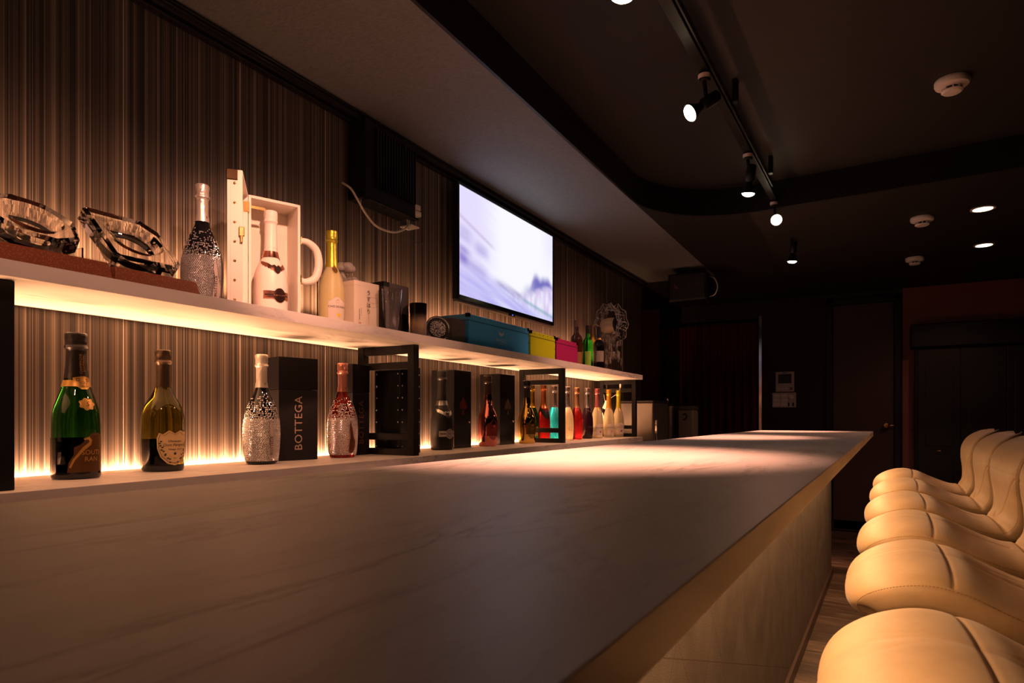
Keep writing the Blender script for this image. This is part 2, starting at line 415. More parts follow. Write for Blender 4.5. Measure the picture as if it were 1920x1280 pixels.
struct('trim_2', ribbon(pts, SOF - .001, CEI - .002, .012), BLACK)
# crown moulding along the shelf wall: a black band with four raised beads
tr = bmesh.new(); box(XW, XW + .05, Y0, 5.41, SOF - .03, SOF, bm=tr)
for k, (dx, dz, h) in enumerate(((.052, -.008, .006), (.046, -.016, .006), (.036, -.025, .006), (.022, -.036, .006))):
    box(XW, XW + dx + .006, Y0, 5.41, SOF + dz - h, SOF + dz, .0018, tr)
struct('trim_1', tr, mat('black_gloss_moulding', (.012, .011, .011), .22))
# far wall: wine-red wall facings, door, curtain opening
struct('wall_facing_1', box(.255, X1 - .01, Y1 - .012, Y1 - .001, .0, SOF), mat('wine_red_paint', (.24, .075, .065), .55))
struct('wall_facing_2', box(-2.9, -1.99, Y1 - .012, Y1 - .001, 0, SOF), mat('wine_red_paint', (.24, .075, .065), .55))
struct('baseboard_back', box(-.95, X1, Y1 - .03, Y1 - .013, 0, .10, .004), mat('dark_wood_base', (.05, .025, .018), .45))
dr = tag(thing('door_1', None, None, (-.06, Y1, 0)), kind='structure')
fr = bmesh.new(); box(-.31, -.255, -.05, 0, 0, 2.19, .006, fr); box(.25, .305, -.05, 0, 0, 2.19, .006, fr); box(-.31, .305, -.05, 0, 2.135, 2.19, .006, fr)
obj('door_frame', fr, BLACK, dr)
obj('door_leaf', box(-.25, .245, -.03, -.002, .01, 2.13, .003), mat('dark_door', (.05, .022, .022), .5), dr)
hd = xf(lathe([(.026, 0), (.026, .006), (.010, .010), (.010, .035), (.024, .042), (.027, .055), (.02, .068), (.004, .071)], 20), Matrix.Translation((.185, -.03, .995)) @ Matrix.Rotation(R(90), 4, 'X'))
box(.185, .25, -.075, -.065, .990, .999, .002, hd)
obj('door_handle', hd, mat('brass', (.55, .33, .14), .3, 1.), dr, True, angle=40)

# ------------------------------------------------------------------ bar counter
def barx(y): return -.1032 + .0249 * y
def barb(y): return -.8595 + .0354 * y
BE = 4.85; BT = .978
bar = thing('bar_counter', 'long bar counter with white marble top and embossed beige front panel', 'bar counter', (0, 0, 0))
ct = prism([(barb(-.6), -.6), (barx(-.6), -.6), (barx(BE), BE), (barb(BE), BE)], BT - .030, BT, .0012)
obj('countertop', ct, MARBLE, bar)
def px_(y): return -.352 + .0249 * y
obj('front_panel', prism([(px_(-.55) - .03, -.55), (px_(-.55), -.55), (px_(4.83), 4.83), (px_(4.83) - .03, 4.83)], .055, BT - .030), BARPANEL, bar)
obj('end_panel', prism([(barb(4.83) + .03, 4.79), (px_(4.83) - .031, 4.79), (px_(4.83) - .031, 4.83), (barb(4.83) + .03, 4.83)], 0, BT - .030), BARPANEL, bar)
obj('back_panel', prism([(barb(-.55) + .03, -.55), (barb(-.55) + .05, -.55), (barb(4.78) + .05, 4.78), (barb(4.78) + .03, 4.78)], 0, BT - .030), mat('white_laminate', (.6, .57, .53), .4), bar)
obj('kickboard', prism([(px_(-.55) - .03, -.55), (px_(-.55) + .012, -.55), (px_(4.83) + .012, 4.83), (px_(4.83) - .03, 4.83)], 0, .055, .002), mat('dark_brown_kickboard', (.09, .052, .036), .4), bar)
prof = prism([(barx(-.5) - .100, -.5), (barx(-.5) - .080, -.5), (barx(4.75) - .080, 4.75), (barx(4.75) - .100, 4.75)], BT - .036, BT - .030)
obj('light_channel', prof, mat('aluminium', (.6, .6, .6), .35, 1.), bar)
area_strip('strip_light_bar', ((barx(2.1) - .088), 2.1, BT - .0385), (0, R(-14), math.atan(-.0249)), .012, 5.1, P_BAR, WARM3)

# ------------------------------------------------------------------ shelves and the cabinet that carries them
ush = tag(obj('upper_shelf', box(XW + .016, -1.39, SH_Y0, SH_Y1, UP - .031, UP, .001), MARBLE), 'white marble upper shelf along the striped wall', 'shelf')
lsh = tag(obj('lower_shelf', box(XW + .016, -1.39, SH_Y0, SH_Y1, LOW - .032, LOW, .001), MARBLE), 'white marble lower shelf below the bottles, behind the bar', 'shelf')
for nm, z, lb in (('led_strip', LOW, 'warm light strip along the back of the lower shelf'), ('led_strip', UP, 'warm light strip along the back of the upper shelf')):
    t = thing(nm, lb, 'light strip', (XW + .009, 0, z))
    obj('channel', box(-.0065, .0065, SH_Y0, SH_Y1, -.030, -.020), mat('aluminium'), t)
    obj('diffuser', box(-.0055, .0055, SH_Y0 + .01, SH_Y1 - .01, -.020, -.012), mat('led_diffuser', (.9, .8, .6), .4, emit=WARM, estr=8.), t)
cb = thing('back_cabinet', 'low white cabinet run carrying the lower shelf', 'cabinet', (0, 0, 0))
obj('body', box(XW + .004, -1.43, SH_Y0, SH_Y1 - .02, .06, LOW - .032), mat('white_laminate'), cb)
obj('plinth', box(XW + .004, -1.47, SH_Y0, SH_Y1 - .02, 0, .06), BLACK, cb)
for k in range(8):
    a = SH_Y0 + .01 + k * .578; d = obj('door', box(-1.43, -1.412, a, a + .57, .07, LOW - .045, .002), mat('white_laminate'), cb)
    obj('handle', box(-1.412, -1.400, a + .49, a + .5, .60, .75, .003), CHROME, d)

# black steel frames between the shelves
def steel_frame(y, label):
    t = thing('shelf_frame', label, 'frame', (0, y, LOW), 0, 'black steel frames between the shelves')
    w = .030; xa, xb = XW + .05, -1.43; H = UP - .031 - LOW
    obj('front_post', box(xb - w, xb, -w, 0, 0, H, .002), BLACKM, t)
    obj('back_post', box(xa, xa + w, -w, 0, 0, H, .002), BLACKM, t)
    for z0, z1, nm in ((H - w, H, 'rail'), (H - .087, H - .060, 'rail'), (0, w * .8, 'rail'), (.055, .080, 'rail')):
        obj(nm, box(xa + w, xb - w, -w + .002, -.002, z0, z1, .0015), BLACKM, t)
    return t
steel_frame(.592, 'black steel frame at the far left, beside the green bottle')
steel_frame(1.845, 'black steel frame around the studded black case')
steel_frame(3.120, 'black steel frame in front of the turquoise bottle')
steel_frame(4.323, 'black steel frame at the far end of the lower shelf')

# ------------------------------------------------------------------ bar stools
def make_stool():
    t = thing('bar_stool', '', 'stool', (0, 0, 0))
    # centre line of the upper surface (x, z) with the half width there
    P = [(.130, .120, .672), (.070, .140, .673), (.024, .152, .683), (.002, .166, .706), (.005, .180, .733), (.030, .196, .760), (.074, .211, .782), (.128, .220, .793), (.185, .223, .785), (.245, .220, .758), (.300, .210, .735), (.345, .197, .723),
         (.378, .187, .729), (.397, .185, .760), (.401, .194, .815), (.399, .211, .870), (.407, .228, .920), (.433, .232, .960), (.474, .212, .984), (.505, .165, .990), (.520, .080, .990)]
    path = smooth_path(P, 18); N = len(path); ST = 124; S = 160
    HW = [p.y for p in path]; path = [Vector((p.x, 0, p.z)) for p in path]
    tpts = [(0, .020), (.06, .030), (.12, .036), (.35, .039), (.58, .034), (.72, .027), (.9, .024), (.97, .018), (1, .006)]
    L = [0]
    for k in range(1, N): L.append(L[-1] + (path[k] - path[k - 1]).length)
    tot = L[-1]; bm = bmesh.new(); rings = []; rim = []
    def u_at(x, z): return L[min(range(N), key=lambda k: (path[k].x - x) ** 2 + (path[k].z - z) ** 2)] / tot
    uc, ucr = u_at(.170, .788), u_at(.374, .727)
    def groove(u, w):
        g = 0.
        def line(d, wd, dp): return dp * math.exp(-(d / wd) ** 2)
        g += (line(u - uc, .0034, .0026) + line(u - uc, .018, .0018)) * (1 if abs(w) < .95 else .3)
        if u < ucr - .03: g += (line(w - .06 * math.sin(u * 9), .014, .0016) + line(w - .06 * math.sin(u * 9), .08, .0020)) * (.4 + .6 * min(1, abs(u - uc) * 8))
        g += line(u - ucr, .007, .006)                                  # crease where seat meets back
        if ucr < u < .97:
            q = (u - ucr) / .18
            g += line(abs(w) - .95 * q, .03, .0035) * (1 if q < 1 else 0)
            g += line(u - ucr - .19, .004, .0010)
        if u < ucr:                                                     # soft pulls running to the centre
            q = abs(u - uc) / .27
            for sgn in (.35, -.4): g += line(w - sgn * q, .035, .0016) * min(1, q * 2) * (1.1 - q)
        return g
    for k in range(N):
        p = path[k]; tg = (path[min(k + 1, N - 1)] - path[max(k - 1, 0)]).normalized(); nrm = Vector((-tg.z, 0, tg.x)); u = L[k] / tot
        hw = HW[k]; th = hermite(tpts, u); ring = []
        cup = .030 * max(0, (u - ucr) / (1 - ucr))
        for i in range(S):
            if i < ST:                                               # top side, evenly spread across the width
                w = math.cos(math.pi * i / ST); sg = 1
            else:
                w = -math.cos(math.pi * (i - ST) / (S - ST)); sg = -1
            q2 = min(1., abs(w) ** (2 / .42)); sa = sg * math.sqrt(1 - q2); h = math.copysign(abs(sa) ** .62, sa)
            off = th * h
            if sa > 0: off += .010 * (1 - w * w) * min(1, u * 5) - groove(u, w) * min(1, sa * 2.2)
            q = p - nrm * th + nrm * off + Vector((0, hw * w, 0)) + nrm * (cup * w * w)
            ring.append(bm.verts.new(q))
        rings.append(ring)
        for sg in (-1, 1):
            rim.append((sg, p - nrm * th * .42 + Vector((0, sg * (hw * 1.0 + .0005), 0)) + nrm * cup))
    for k in range(N - 1):
        for i in range(S): bm.faces.new((rings[k][i], rings[k][(i + 1) % S], rings[k + 1][(i + 1) % S], rings[k + 1][i]))
    bm.faces.new(rings[0][::-1]); bm.faces.new(rings[-1])
    obj('seat_shell', bm, LEATHER, t, True)
    st = bmesh.new()
    for sg in (-1, 1):
        line = [q for s_, q in rim if s_ == sg][34:-22:2]
        for k in range(len(line) - 1):
            d = line[k + 1] - line[k]; tube([line[k] + d * .15, line[k] + d * .75], .0008, 5, st)
    tag(obj('stitching', st, mat('brown_thread', (.36, .22, .11), .7), t), kind='stuff')
    obj('swivel_plate', box(.12, .30, -.09, .09, .655, .672, .004), BLACKM, t)
    col = lathe([(.045, .60), (.03, .655)], 24); merge(col, lathe([(.030, .30), (.030, .60)], 24)); merge(col, lathe([(.024, .02), (.024, .32)], 24))
    obj('column', xf(col, Matrix.Translation((.21, 0, 0))), CHROME, t, True, angle=40)
    obj('base_plate', xf(lathe([(.205, 0), (.205, .006), (.19, .012), (.05, .024), (.03, .04)], 40), Matrix.Translation((.21, 0, 0))), CHROME, t, True, angle=40)
    fr = tube([(.21 - .15 * math.cos(a), .15 * math.sin(a), .30) for a in [R(-90 + 180 * i / 20) for i in range(21)]], .011, 10)
    tube([(.21, -.15, .30), (.21, .15, .30)], .010, 10, fr)
    obj('footrest', fr, CHROME, t, True, angle=40)
    return t
stool_spots = [(.935, 2, 'nearest tan leather bar stool, cut off by the lower right corner'),
               (1.555, 0, 'tan leather bar stool second from the camera, broad front with stitched side'),
               (2.10, -1, 'tan leather bar stool third from the camera'),
               (2.66, 1, 'tan leather bar stool fourth from the camera'),
               (3.28, 0, 'tan leather bar stool next to the farthest one'),
               (3.90, -1, 'farthest tan leather bar stool of the row')]
st0 = make_stool()
for i, (y, rz, lb) in enumerate(stool_spots):
    o = st0 if i == 0 else copy_tree(st0)
    o.location = (barx(y) + .025, y, 0); o.rotation_euler = (0, 0, R(rz)); o['label'] = lb; o['group'] = 'tan leather stools along the bar'

# ------------------------------------------------------------------ ceiling track with spotlights
trk = thing('light_track', 'black lighting track hung under the dark ceiling', 'track', (0, 0, 0))
def tx(y): return -.565 + .0245 * y
TZ = 2.285
obj('rail', prism([(tx(-.4) - .018, -.4), (tx(-.4) + .018, -.4), (tx(4.95) + .018, 4.95), (tx(4.95) - .018, 4.95)], TZ, TZ + .022, .002), BLACKM, trk)
obj('rail_lip', prism([(tx(-.4) + .022, -.4), (tx(-.4) + .030, -.4), (tx(3.6) + .030, 3.6), (tx(3.6) + .022, 3.6)], TZ + .004, TZ + .03, .002), BLACKM, trk)
for y in (.2, 1.0, 1.78, 2.6, 3.45):
    b = bmesh.new(); box(tx(y) - .006, tx(y) + .05, y - .016, y + .016, TZ + .022, TZ + .030, .001, b); box(tx(y) + .03, tx(y) + .05, y - .016, y + .016, TZ + .030, CEI, .001, b)
    obj('hanger', b, BLACKM, trk)
def spot(y, aim, label, power, ang=50, blend=.6, shelf_fill=None):
    x = tx(y); t = thing('track_spotlight', label, 'spotlight', (x, y, TZ), 0, 'spotlights on the ceiling track')
    obj('adapter', lathe([(.018, -.032), (.021, -.028), (.021, -.004), (.019, 0)], 20), BLACKM, t, True, angle=40)
    obj('tag', lathe([(.0215, -.024), (.0215, -.008)], 20, cap=False), mat('white_sticker', (.55, .46, .45), .5), t, True)
    a = Vector(aim).normalized()
    piv = Vector((.012, 0, -.105))
    obj('stem', tube([(0, 0, -.03), (.004, 0, -.07), piv], .0075, 10), BLACKM, t, True, angle=40)
    rotm = a.to_track_quat('-Z', 'Y').to_matrix().to_4x4()
    hd = lathe([(.018, .045), (.021, .040), (.021, -.020), (.014, -.030), (.016, -.045), (.030, -.075), (.032, -.082), (.030, -.082), (.016, -.06)], 24)
    obj('head', xf(hd, Matrix.Translation(piv) @ rotm), BLACKM, t, True, angle=40)
    bl = lathe([(.014, -.060), (.028, -.078), (.026, -.086), (.016, -.092), (.001, -.094)], 24)
    obj('bulb', xf(bl, Matrix.Translation(piv) @ rotm), mat('lit_bulb', (.9, .8, .6), .4, emit=(1., .78, .5), estr=22.), t, True)
    if power:
        l = bpy.data.lights.new('spot_beam', 'SPOT'); l.energy = power; l.color = WARM2; l.spot_size = R(ang); l.spot_blend = blend; l.shadow_soft_size = .03
        lo = bpy.data.objects.new('spot_beam', l); C.objects.link(lo); p = Vector((x, y, TZ)) + piv + a * .105
        lo.location = p; lo.rotation_euler = a.to_track_quat('-Z', 'Y').to_euler()
    if shelf_fill:  # extra beam added to brighten the shelves; the bulb itself points elsewhere
        l = bpy.data.lights.new('added_shelf_beam', 'SPOT'); l.energy = shelf_fill[1]; l.color = WARM2; l.spot_size = R(62); l.spot_blend = 1.; l.shadow_soft_size = .03
        lo = bpy.data.objects.new('added_shelf_beam', l); C.objects.link(lo); lo.location = p; lo.rotation_euler = Vector(shelf_fill[0]).to_track_quat('-Z', 'Y').to_euler()
    return t
spot(.03, (-.86, .62, -.72), 'track spotlight aimed at the crystal dishes, outside the view', P_SPOT * .22, ang=54, blend=1.)
spot(.78, (-.93, .47, -.60), 'track spotlight aimed at the white case, outside the view', P_SPOT * .9, ang=36, blend=1.)
spot(1.475, (-.12, .03, -1), 'track spotlight nearest the camera in view, just cut by the top edge', P_SPOT * 1.7, ang=64, blend=1.)
spot(2.278, (-.95, -.80, -.85), 'track spotlight turned sideways toward the shelves', P_SPOT * .22, ang=58, blend=1.)
spot(3.067, (-.14, .10, -1), 'track spotlight pointing straight down, second of the row in full view', P_SPOT * 1.0, ang=54, blend=.95, shelf_fill=((-.95, .15, -.85), P_SPOT * .38))
spot(3.826, (.12, -.92, -.30), 'track spotlight facing the camera, seen as a round glowing disc', P_SPOT * .04, shelf_fill=((-1, .28, -.62), P_SPOT * .32))
spot(4.546, (-.10, .10, -1), 'farthest track spotlight, at the end of the track', P_SPOT * 1.0, ang=54, blend=.95)

def downlight(x, y, label, zz=SOF, k=1.):
    t = thing('downlight', label, 'downlight', (x, y, zz), 0, 'recessed downlights')
    obj('trim_ring', lathe([(.060, 0), (.060, -.004), (.048, -.005), (.045, 0)], 32, cap=False), mat('white_plastic'), t, True, angle=40)
    obj('lamp_face', lathe([(.046, -.0005), (.046, -.003), (.02, -.004), (.001, -.004)], 32), mat('lit_downlight', (.9, .8, .6), .4, emit=(1., .72, .42), estr=14.), t, True, angle=40)
    l = bpy.data.lights.new('down_beam', 'SPOT'); l.energy = P_DOWN * k; l.color = WARM2; l.spot_size = R(155); l.spot_blend = .5; l.shadow_soft_size = .04
    lo = bpy.data.objects.new('down_beam', l); C.objects.link(lo); lo.location = (x, y, zz - .008)
downlight(1.25, 1.75, 'added unseen downlight on the upper ceiling right of the stools, outside the view', CEI, .25)  # added to brighten the bar's front edge and the stool backs
downlight(.551, 4.411, 'recessed ceiling downlight nearer the camera')
downlight(.674, 5.346, 'recessed ceiling downlight farther from the camera, lower in view')
def smoke(x, y, z, label):
    t = thing('smoke_detector', label, 'smoke detector', (x, y, z), 0, 'round white smoke detectors')
    W = mat('white_plastic')
    obj('base', lathe([(.058, 0), (.060, -.004), (.060, -.016), (.056, -.024), (.036, -.030)], 40), W, t, True, angle=30)
    obj('vent_core', lathe([(.026, -.028), (.026, -.042)], 24), BLACK, t, True, angle=30)
    for k in range(8):
        a = k * math.pi / 4; obj('rib', xf(box(.024, .034, -.002, .002, -.043, -.027), Matrix.Rotation(a, 4, 'Z')), W, t)
    obj('cap', lathe([(.036, -.041), (.037, -.045), (.030, -.051), (.006, -.053)], 32), W, t, True, angle=30)
smoke(.279, 3.015, CEI, 'large white smoke detector, nearest the camera on the upper ceiling')
smoke(.264, 4.427, SOF, 'middle one of the three white smoke detectors')
smoke(.284, 5.529, SOF, 'farthest and smallest looking white smoke detector')

# ================================================================== BOTTLES
STD = [(0, .93), (.012, 1), (.36, 1), (.46, .945), (.55, .78), (.63, .59), (.70, .475), (.80, .41), (.90, .385), (1, .385)]
DOM = [(0, .90), (.015, .95), (.1, .98), (.3, 1), (.43, .99), (.5, .93), (.554, .80), (.61, .60), (.67, .42), (.706, .345), (.79, .31), (.9, .30), (1, .30)]
BOT = [(0, .80), (.03, .87), (.14, .955), (.29, 1), (.386, .97), (.485, .85), (.584, .61), (.634, .46), (.703, .32), (.78, .28), (.9, .28), (1, .28)]
WNG = [(0, .91), (.02, .95), (.25, 1), (.38, .965), (.45, .86), (.52, .65), (.574, .48), (.64, .385), (.75, .345), (.9, .335), (1, .335)]
SPD = [(0, .84), (.05, .90), (.30, 1), (.4, .94), (.49, .75), (.58, .52), (.67, .385), (.76, .345), (.9, .335), (1, .335)]
CAF = [(0, .84), (.03, .90), (.25, 1), (.38, .97), (.48, .86), (.56, .68), (.63, .47), (.7, .395), (.8, .365), (.9, .36), (1, .36)]
BDX = [(0, .95), (.012, 1), (.58, 1), (.64, .94), (.69, .72), (.72, .50), (.77, .385), (.9, .36), (1, .36)]
def glassm(name, col, rough=.02, ior=1.36, trans=1.): return mat(name, col, rough, 0, trans, ior)
def bottle(name, label, x, y, z0, H, Rr, prof, body_m, foil_m, ff=.70, crown=True, band=None, group=None, wrink=.03, cat='bottle'):
    t = thing(name, label, cat, (x, y, z0), 0, group)
    rf = lambda z: hermite(prof, z / H) * Rr
    n = 46; P = [(.002, .006), (prof[0][1] * Rr * .72, .004), (prof[0][1] * Rr * .94, 0)] + [(rf(H * k / n), H * k / n + (.002 if k == 0 else 0)) for k in range(n)] + [(rf(H) * .9, H * .985)]
    body = obj('body', lathe(P, 48), body_m, t, True, angle=50)
    obj('base', lathe([(prof[0][1] * Rr * .90, -.0006)] + [(rf(H * k / 60) + .0005, H * k / 60 + (.0005 if k == 0 else 0)) for k in range(4)], 48, cap=False), DGLASS, t, True, angle=50) if body_m in (GREEN, OLIVE) else None
    if foil_m:
        F = []; m = 34
        for k in range(m + 1):
            zf = ff + (1 - ff) * k / m; r = hermite(prof, zf) * Rr + .0011
            if crown:
                q = zf
                r *= 1 + .20 * math.exp(-((q - .900) / .010) ** 2) - .05 * math.exp(-((q - .925) / .010) ** 2) + .14 * (1 / (1 + math.exp(-(q - .902) * 260)))
            if k == m: F.append((r * .97, zf * H)); F.append((r * .86, zf * H + .0022)); F.append((.002, zf * H + .003))
            else: F.append((r, zf * H))
        sd = random.uniform(0, 50)
        wob = lambda a, z: 1 + wrink * (noise.noise(Vector((2.2 * math.cos(a) + sd, 2.2 * math.sin(a), z * 90))) + .5 * noise.noise(Vector((6 * math.cos(a), 6 * math.sin(a) + sd, z * 160)))) * (1.6 if z > .86 * H else .5)
        obj('foil', lathe(F, 44, cap=False, wob=wob), foil_m, t, True, angle=28)
    if band:
        z1, z2, bmx = band; B = [(rf(z1 * H + (z2 - z1) * H * k / 4) + .0018, z1 * H + (z2 - z1) * H * k / 4) for k in range(5)]
        obj('neck_band', lathe(B, 40, cap=False), bmx, t, True)
    t['_H'] = H; del t['_H']
    return t, body, rf
def camang(x, y, off): return math.atan2(-y, -x) + R(off)
def print_on(parent, name, bm, m, rf, ang, z, eps=.0007): return obj(name, wrap(bm, rf, ang, z, eps), m, parent, True)
def rect(w, h, cx=0, cy=0): return [(cx - w / 2, cy - h / 2), (cx + w / 2, cy - h / 2), (cx + w / 2, cy + h / 2), (cx - w / 2, cy + h / 2)]
def studs(t, rf, H, z_full, z_top, m, seed, pitch=.0047):
    rnd = random.Random(seed); bm = bmesh.new(); z = .012; row = 0
    while z < z_top:
        r = rf(z); n = int(2 * math.pi * r / pitch); keep = 1. if z < z_full else max(.05, 1 - (z - z_full) / (z_top - z_full)) ** 1.2
        loose = 0 if z < z_full else .5
        dr = (rf(z + .002) - rf(z - .002)) / .004
        for i in range(n):
            if rnd.random() > keep: continue
            a = 2 * math.pi * (i + .5 * (row % 2) + loose * rnd.uniform(-.5, .5)) / n; zz = z + loose * rnd.uniform(-.0016, .0016); rr = rf(zz)
            nr = Vector((math.cos(a), math.sin(a), -dr)).normalized(); c = Vector((rr * math.cos(a), rr * math.sin(a), zz))
            e1 = Vector((-math.sin(a), math.cos(a), 0)); e2 = nr.cross(e1); s = pitch * .50
            tip = bm.verts.new(c + nr * .0017 + e1 * rnd.uniform(-.0006, .0006) + e2 * rnd.uniform(-.0006, .0006))
            ring = [bm.verts.new(c + (e1 * math.cos(q) + e2 * math.sin(q)) * s - nr * .0002) for q in [k * math.pi * 2 / 5 for k in range(5)]]
            for k in range(5): bm.faces.new((ring[k], ring[(k + 1) % 5], tip))
        z += pitch * (.82 if z < z_full else 1.15); row += 1
    tag(obj('crystal_studs', bm, m, t), kind='stuff')

GREEN = glassm('green_bottle_glass', (.02, .15, .02)); OLIVE = glassm('olive_bottle_glass', (.20, .17, .015))
DGLASS = mat('black_bottle_glass', (.006, .006, .008), .06, 0, 0, 1.5); STUD = mat('crystal_stud', (.90, .88, .86), .22, .75)
GOLDP = mat('gold_label_paper', (.52, .30, .07), .38, .55); BRONZE = mat('bronze_label', (.10, .042, .012), .4, .4); PAPER = mat('label_paper', (.62, .44, .22), .6)
BLKLBL = mat('black_back_label', (.010, .009, .008), .5)
# --- green champagne bottle, far left of the lower shelf
x, y, H, Rr = -1.590, .778, .331, .0480
t, b, rf = bottle('champagne_bottle', 'green champagne bottle with gold collar and bronze label, leftmost on the lower shelf', x, y, LOW, H, Rr, STD, GREEN, mat('black_foil', (.014, .012, .013), .28), .69)
A = camang(x, y, 30)
print_on(t, 'neck_band', poly_bm(rect(2 * math.pi * .0285, .014)), GOLDP, rf, A, .655 * H, .0012)
nl = print_on(t, 'neck_label', poly_bm([(px * 1., py) for px, py in [(-.020, .010), (-.010, .012), (-.004, .0135), (.004, .0135), (.010, .012), (.020, .010), (.021, -.006), (.013, -.011), (.006, -.016), (-.006, -.016), (-.013, -.011), (-.021, -.006)]]), GOLDP, rf, A, .663 * H, .002)
print_on(nl, 'lettering', text_bm('SOU', .0088), INK, rf, A, .658 * H, .0026); print_on(nl, 'lettering', text_bm('TIRAN', .0072), INK, rf, A, .634 * H, .0030)
for sx in (-1, 1): print_on(nl, 'crest', ring2d(sx * .011, 0, .0026, .0038), INK, rf, A, .680 * H, .0028)
md = print_on(t, 'medallion', poly_bm([((.0165 + .0017 * math.cos(7 * q)) * math.cos(q), (.0132 + .0014 * math.cos(7 * q)) * math.sin(q)) for q in [k * 2 * math.pi / 56 for k in range(56)]]), GOLDP, rf, A, .512 * H, .0009)
print_on(md, 'lettering', text_bm('S', .016, shear=.2), BRONZE, rf, A, .512 * H, .0018)
lb = print_on(t, 'front_label', poly_bm([(-.043, -.046), (.043, -.046), (.043, .030), (.030, .040), (.018, .044), (.004, .040), (-.006, .028), (-.018, .016), (-.030, .010), (-.030, -.006), (-.040, -.024)]), BRONZE, rf, A, .054 + .008, .0009)
print_on(lb, 'lettering', text_bm('SOUTI', .0150), GOLDP, rf, A + .1, .060, .0018); print_on(lb, 'lettering', text_bm('RAN', .0150), GOLDP, rf, A + .1, .045, .0018)
print_on(lb, 'scroll', poly_bm([(-.034, -.038), (-.026, -.02), (-.008, .006), (.006, .018), (.004, .024), (-.004, .022), (-.006, .026), (.006, .030), (.012, .022), (.010, .012), (-.006, -.002), (-.022, -.022), (-.030, -.040)]), GOLDP, rf, A - .12, .066, .0016)
print_on(t, 'back_label', poly_bm(rect(.090, .080)), BLKLBL, rf, A + math.pi + .25, .053, .0006)
for k in range(2): print_on(t, 'foil_lettering', shift2d(text_bm(('CHAMPAGNE', 'SOUTIRAN')[k], .0075), 0, 0, R(90)), GOLDP, rf, A + .02 + .30 * k - .15, .79 * H, .0026)
# --- round shouldered champagne bottle with shield label
x, y, H, Rr = -1.610, .996, .313, .0510
t, b, rf = bottle('champagne_bottle', 'olive glass champagne bottle with cream shield label on the lower shelf', x, y, LOW, H, Rr, DOM, OLIVE, mat('pewter_foil', (.11, .075, .05), .32, .8), .70, wrink=.05)
A = camang(x, y, 32)
SHL = [(0, -.050), (.020, -.044), (.036, -.028), (.044, -.006), (.045, .020), (.040, .034), (.030, .030), (.016, .040), (0, .032), (-.016, .040), (-.030, .030), (-.040, .034), (-.045, .020), (-.044, -.006), (-.036, -.028), (-.020, -.044)]
lb = print_on(t, 'front_label', poly_bm([(a * .96, c) for a, c in SHL]), PAPER, rf, A, .066, .0009)
ed = [(a * .90, c * .90) for a, c in SHL]; eb = bmesh.new()
vo = [eb.verts.new((a, c, 0)) for a, c in ed]; vi = [eb.verts.new((a * .972, c * .972, 0)) for a, c in ed]
for i in range(len(ed)): eb.faces.new((vo[i], vo[(i + 1) % len(ed)], vi[(i + 1) % len(ed)], vi[i]))
GREENINK = mat('green_ink', (.05, .06, .02), .6)
print_on(lb, 'border', eb, GREENINK, rf, A, .066, .0016)
vine = bmesh.new()
for s in (-1, 1):
    for k in range(11):
        q = k / 10; a = s * (.036 - .026 * q ** 1.7); c = .012 - .052 * q
        merge(vine, poly_bm(ell(a + .0022 * math.cos(k * 2.2), c + .0015 * math.sin(k * 3), .0030, .0021, 8)))
print_on(lb, 'vine_print', vine, GREENINK, rf, A, .066, .0016)
for tx_, sz, dz in (('Champagne', .0078, .0125), ('Dom Pérignon', .0100, .0025), ('Vintage 2010', .0068, -.0085), ('Brut', .005, -.031)):
    print_on(lb, 'lettering', text_bm(tx_, sz, shear=.25), INK, rf, A, .066 + dz, .0016)
print_on(lb, 'star', poly_bm([((.0055 if k % 2 == 0 else .0023) * math.sin(k * math.pi / 5), (.0055 if k % 2 == 0 else .0023) * math.cos(k * math.pi / 5) - .0195) for k in range(10)]), INK, rf, A, .066, .0016)
print_on(t, 'back_label', poly_bm(rect(.090, .072)), BLKLBL, rf, A + math.pi + .2, .047, .0006)
# --- studded bottles
SILFOIL = mat('champagne_silver_foil', (.86, .80, .72), .30, .65); PINKFOIL = mat('pink_foil', (.80, .34, .28), .30, .65)
def studded(x, y, z0, H, label, body, foil, logo_m, ink, off, seed):
    t, b, rf = bottle('studded_bottle', label, x, y, z0, H, .0520 if z0 < 1.2 else .0515, BOT, body, foil, .715, band=(.70, .745, foil), wrink=.05, group='crystal studded bottles')
    studs(t, rf, H, .135, .220, STUD, seed)
    A = camang(x, y, off)
    rr = lambda z: rf(z) + .0026
    lg = print_on(t, 'bottle_tag', poly_bm(bottle_logo(.108)), logo_m, rr, A, .072, .001)
    print_on(lg, 'lettering', shift2d(text_bm('BOTTEGA', .0125), 0, 0, R(90)), ink, rr, A - .02, .056, .0018)
    print_on(t, 'neck_lettering', text_bm('B', .009), INK, rf, A, .735 * H, .0034)
TAGP = mat('pale_tag', (.50, .42, .38), .4); TAGD = mat('copper_tag', (.20, .075, .04), .3, .7)
studded(-1.588, 1.287, LOW, .325, 'black bottle covered in silver crystal studs on the lower shelf', DGLASS, SILFOIL, TAGP, INK, 32, 3)
studded(-1.602, 1.636, LOW, .325, 'rose red bottle covered in crystal studs with pink foil', glassm('rose_glass', (.75, .055, .03)), PINKFOIL, TAGD, INK, 34, 4)
studded(-1.570, 1.080, UP, .331, 'black crystal studded bottle on the upper shelf beside the white case', DGLASS, SILFOIL, TAGP, INK, 39, 5)
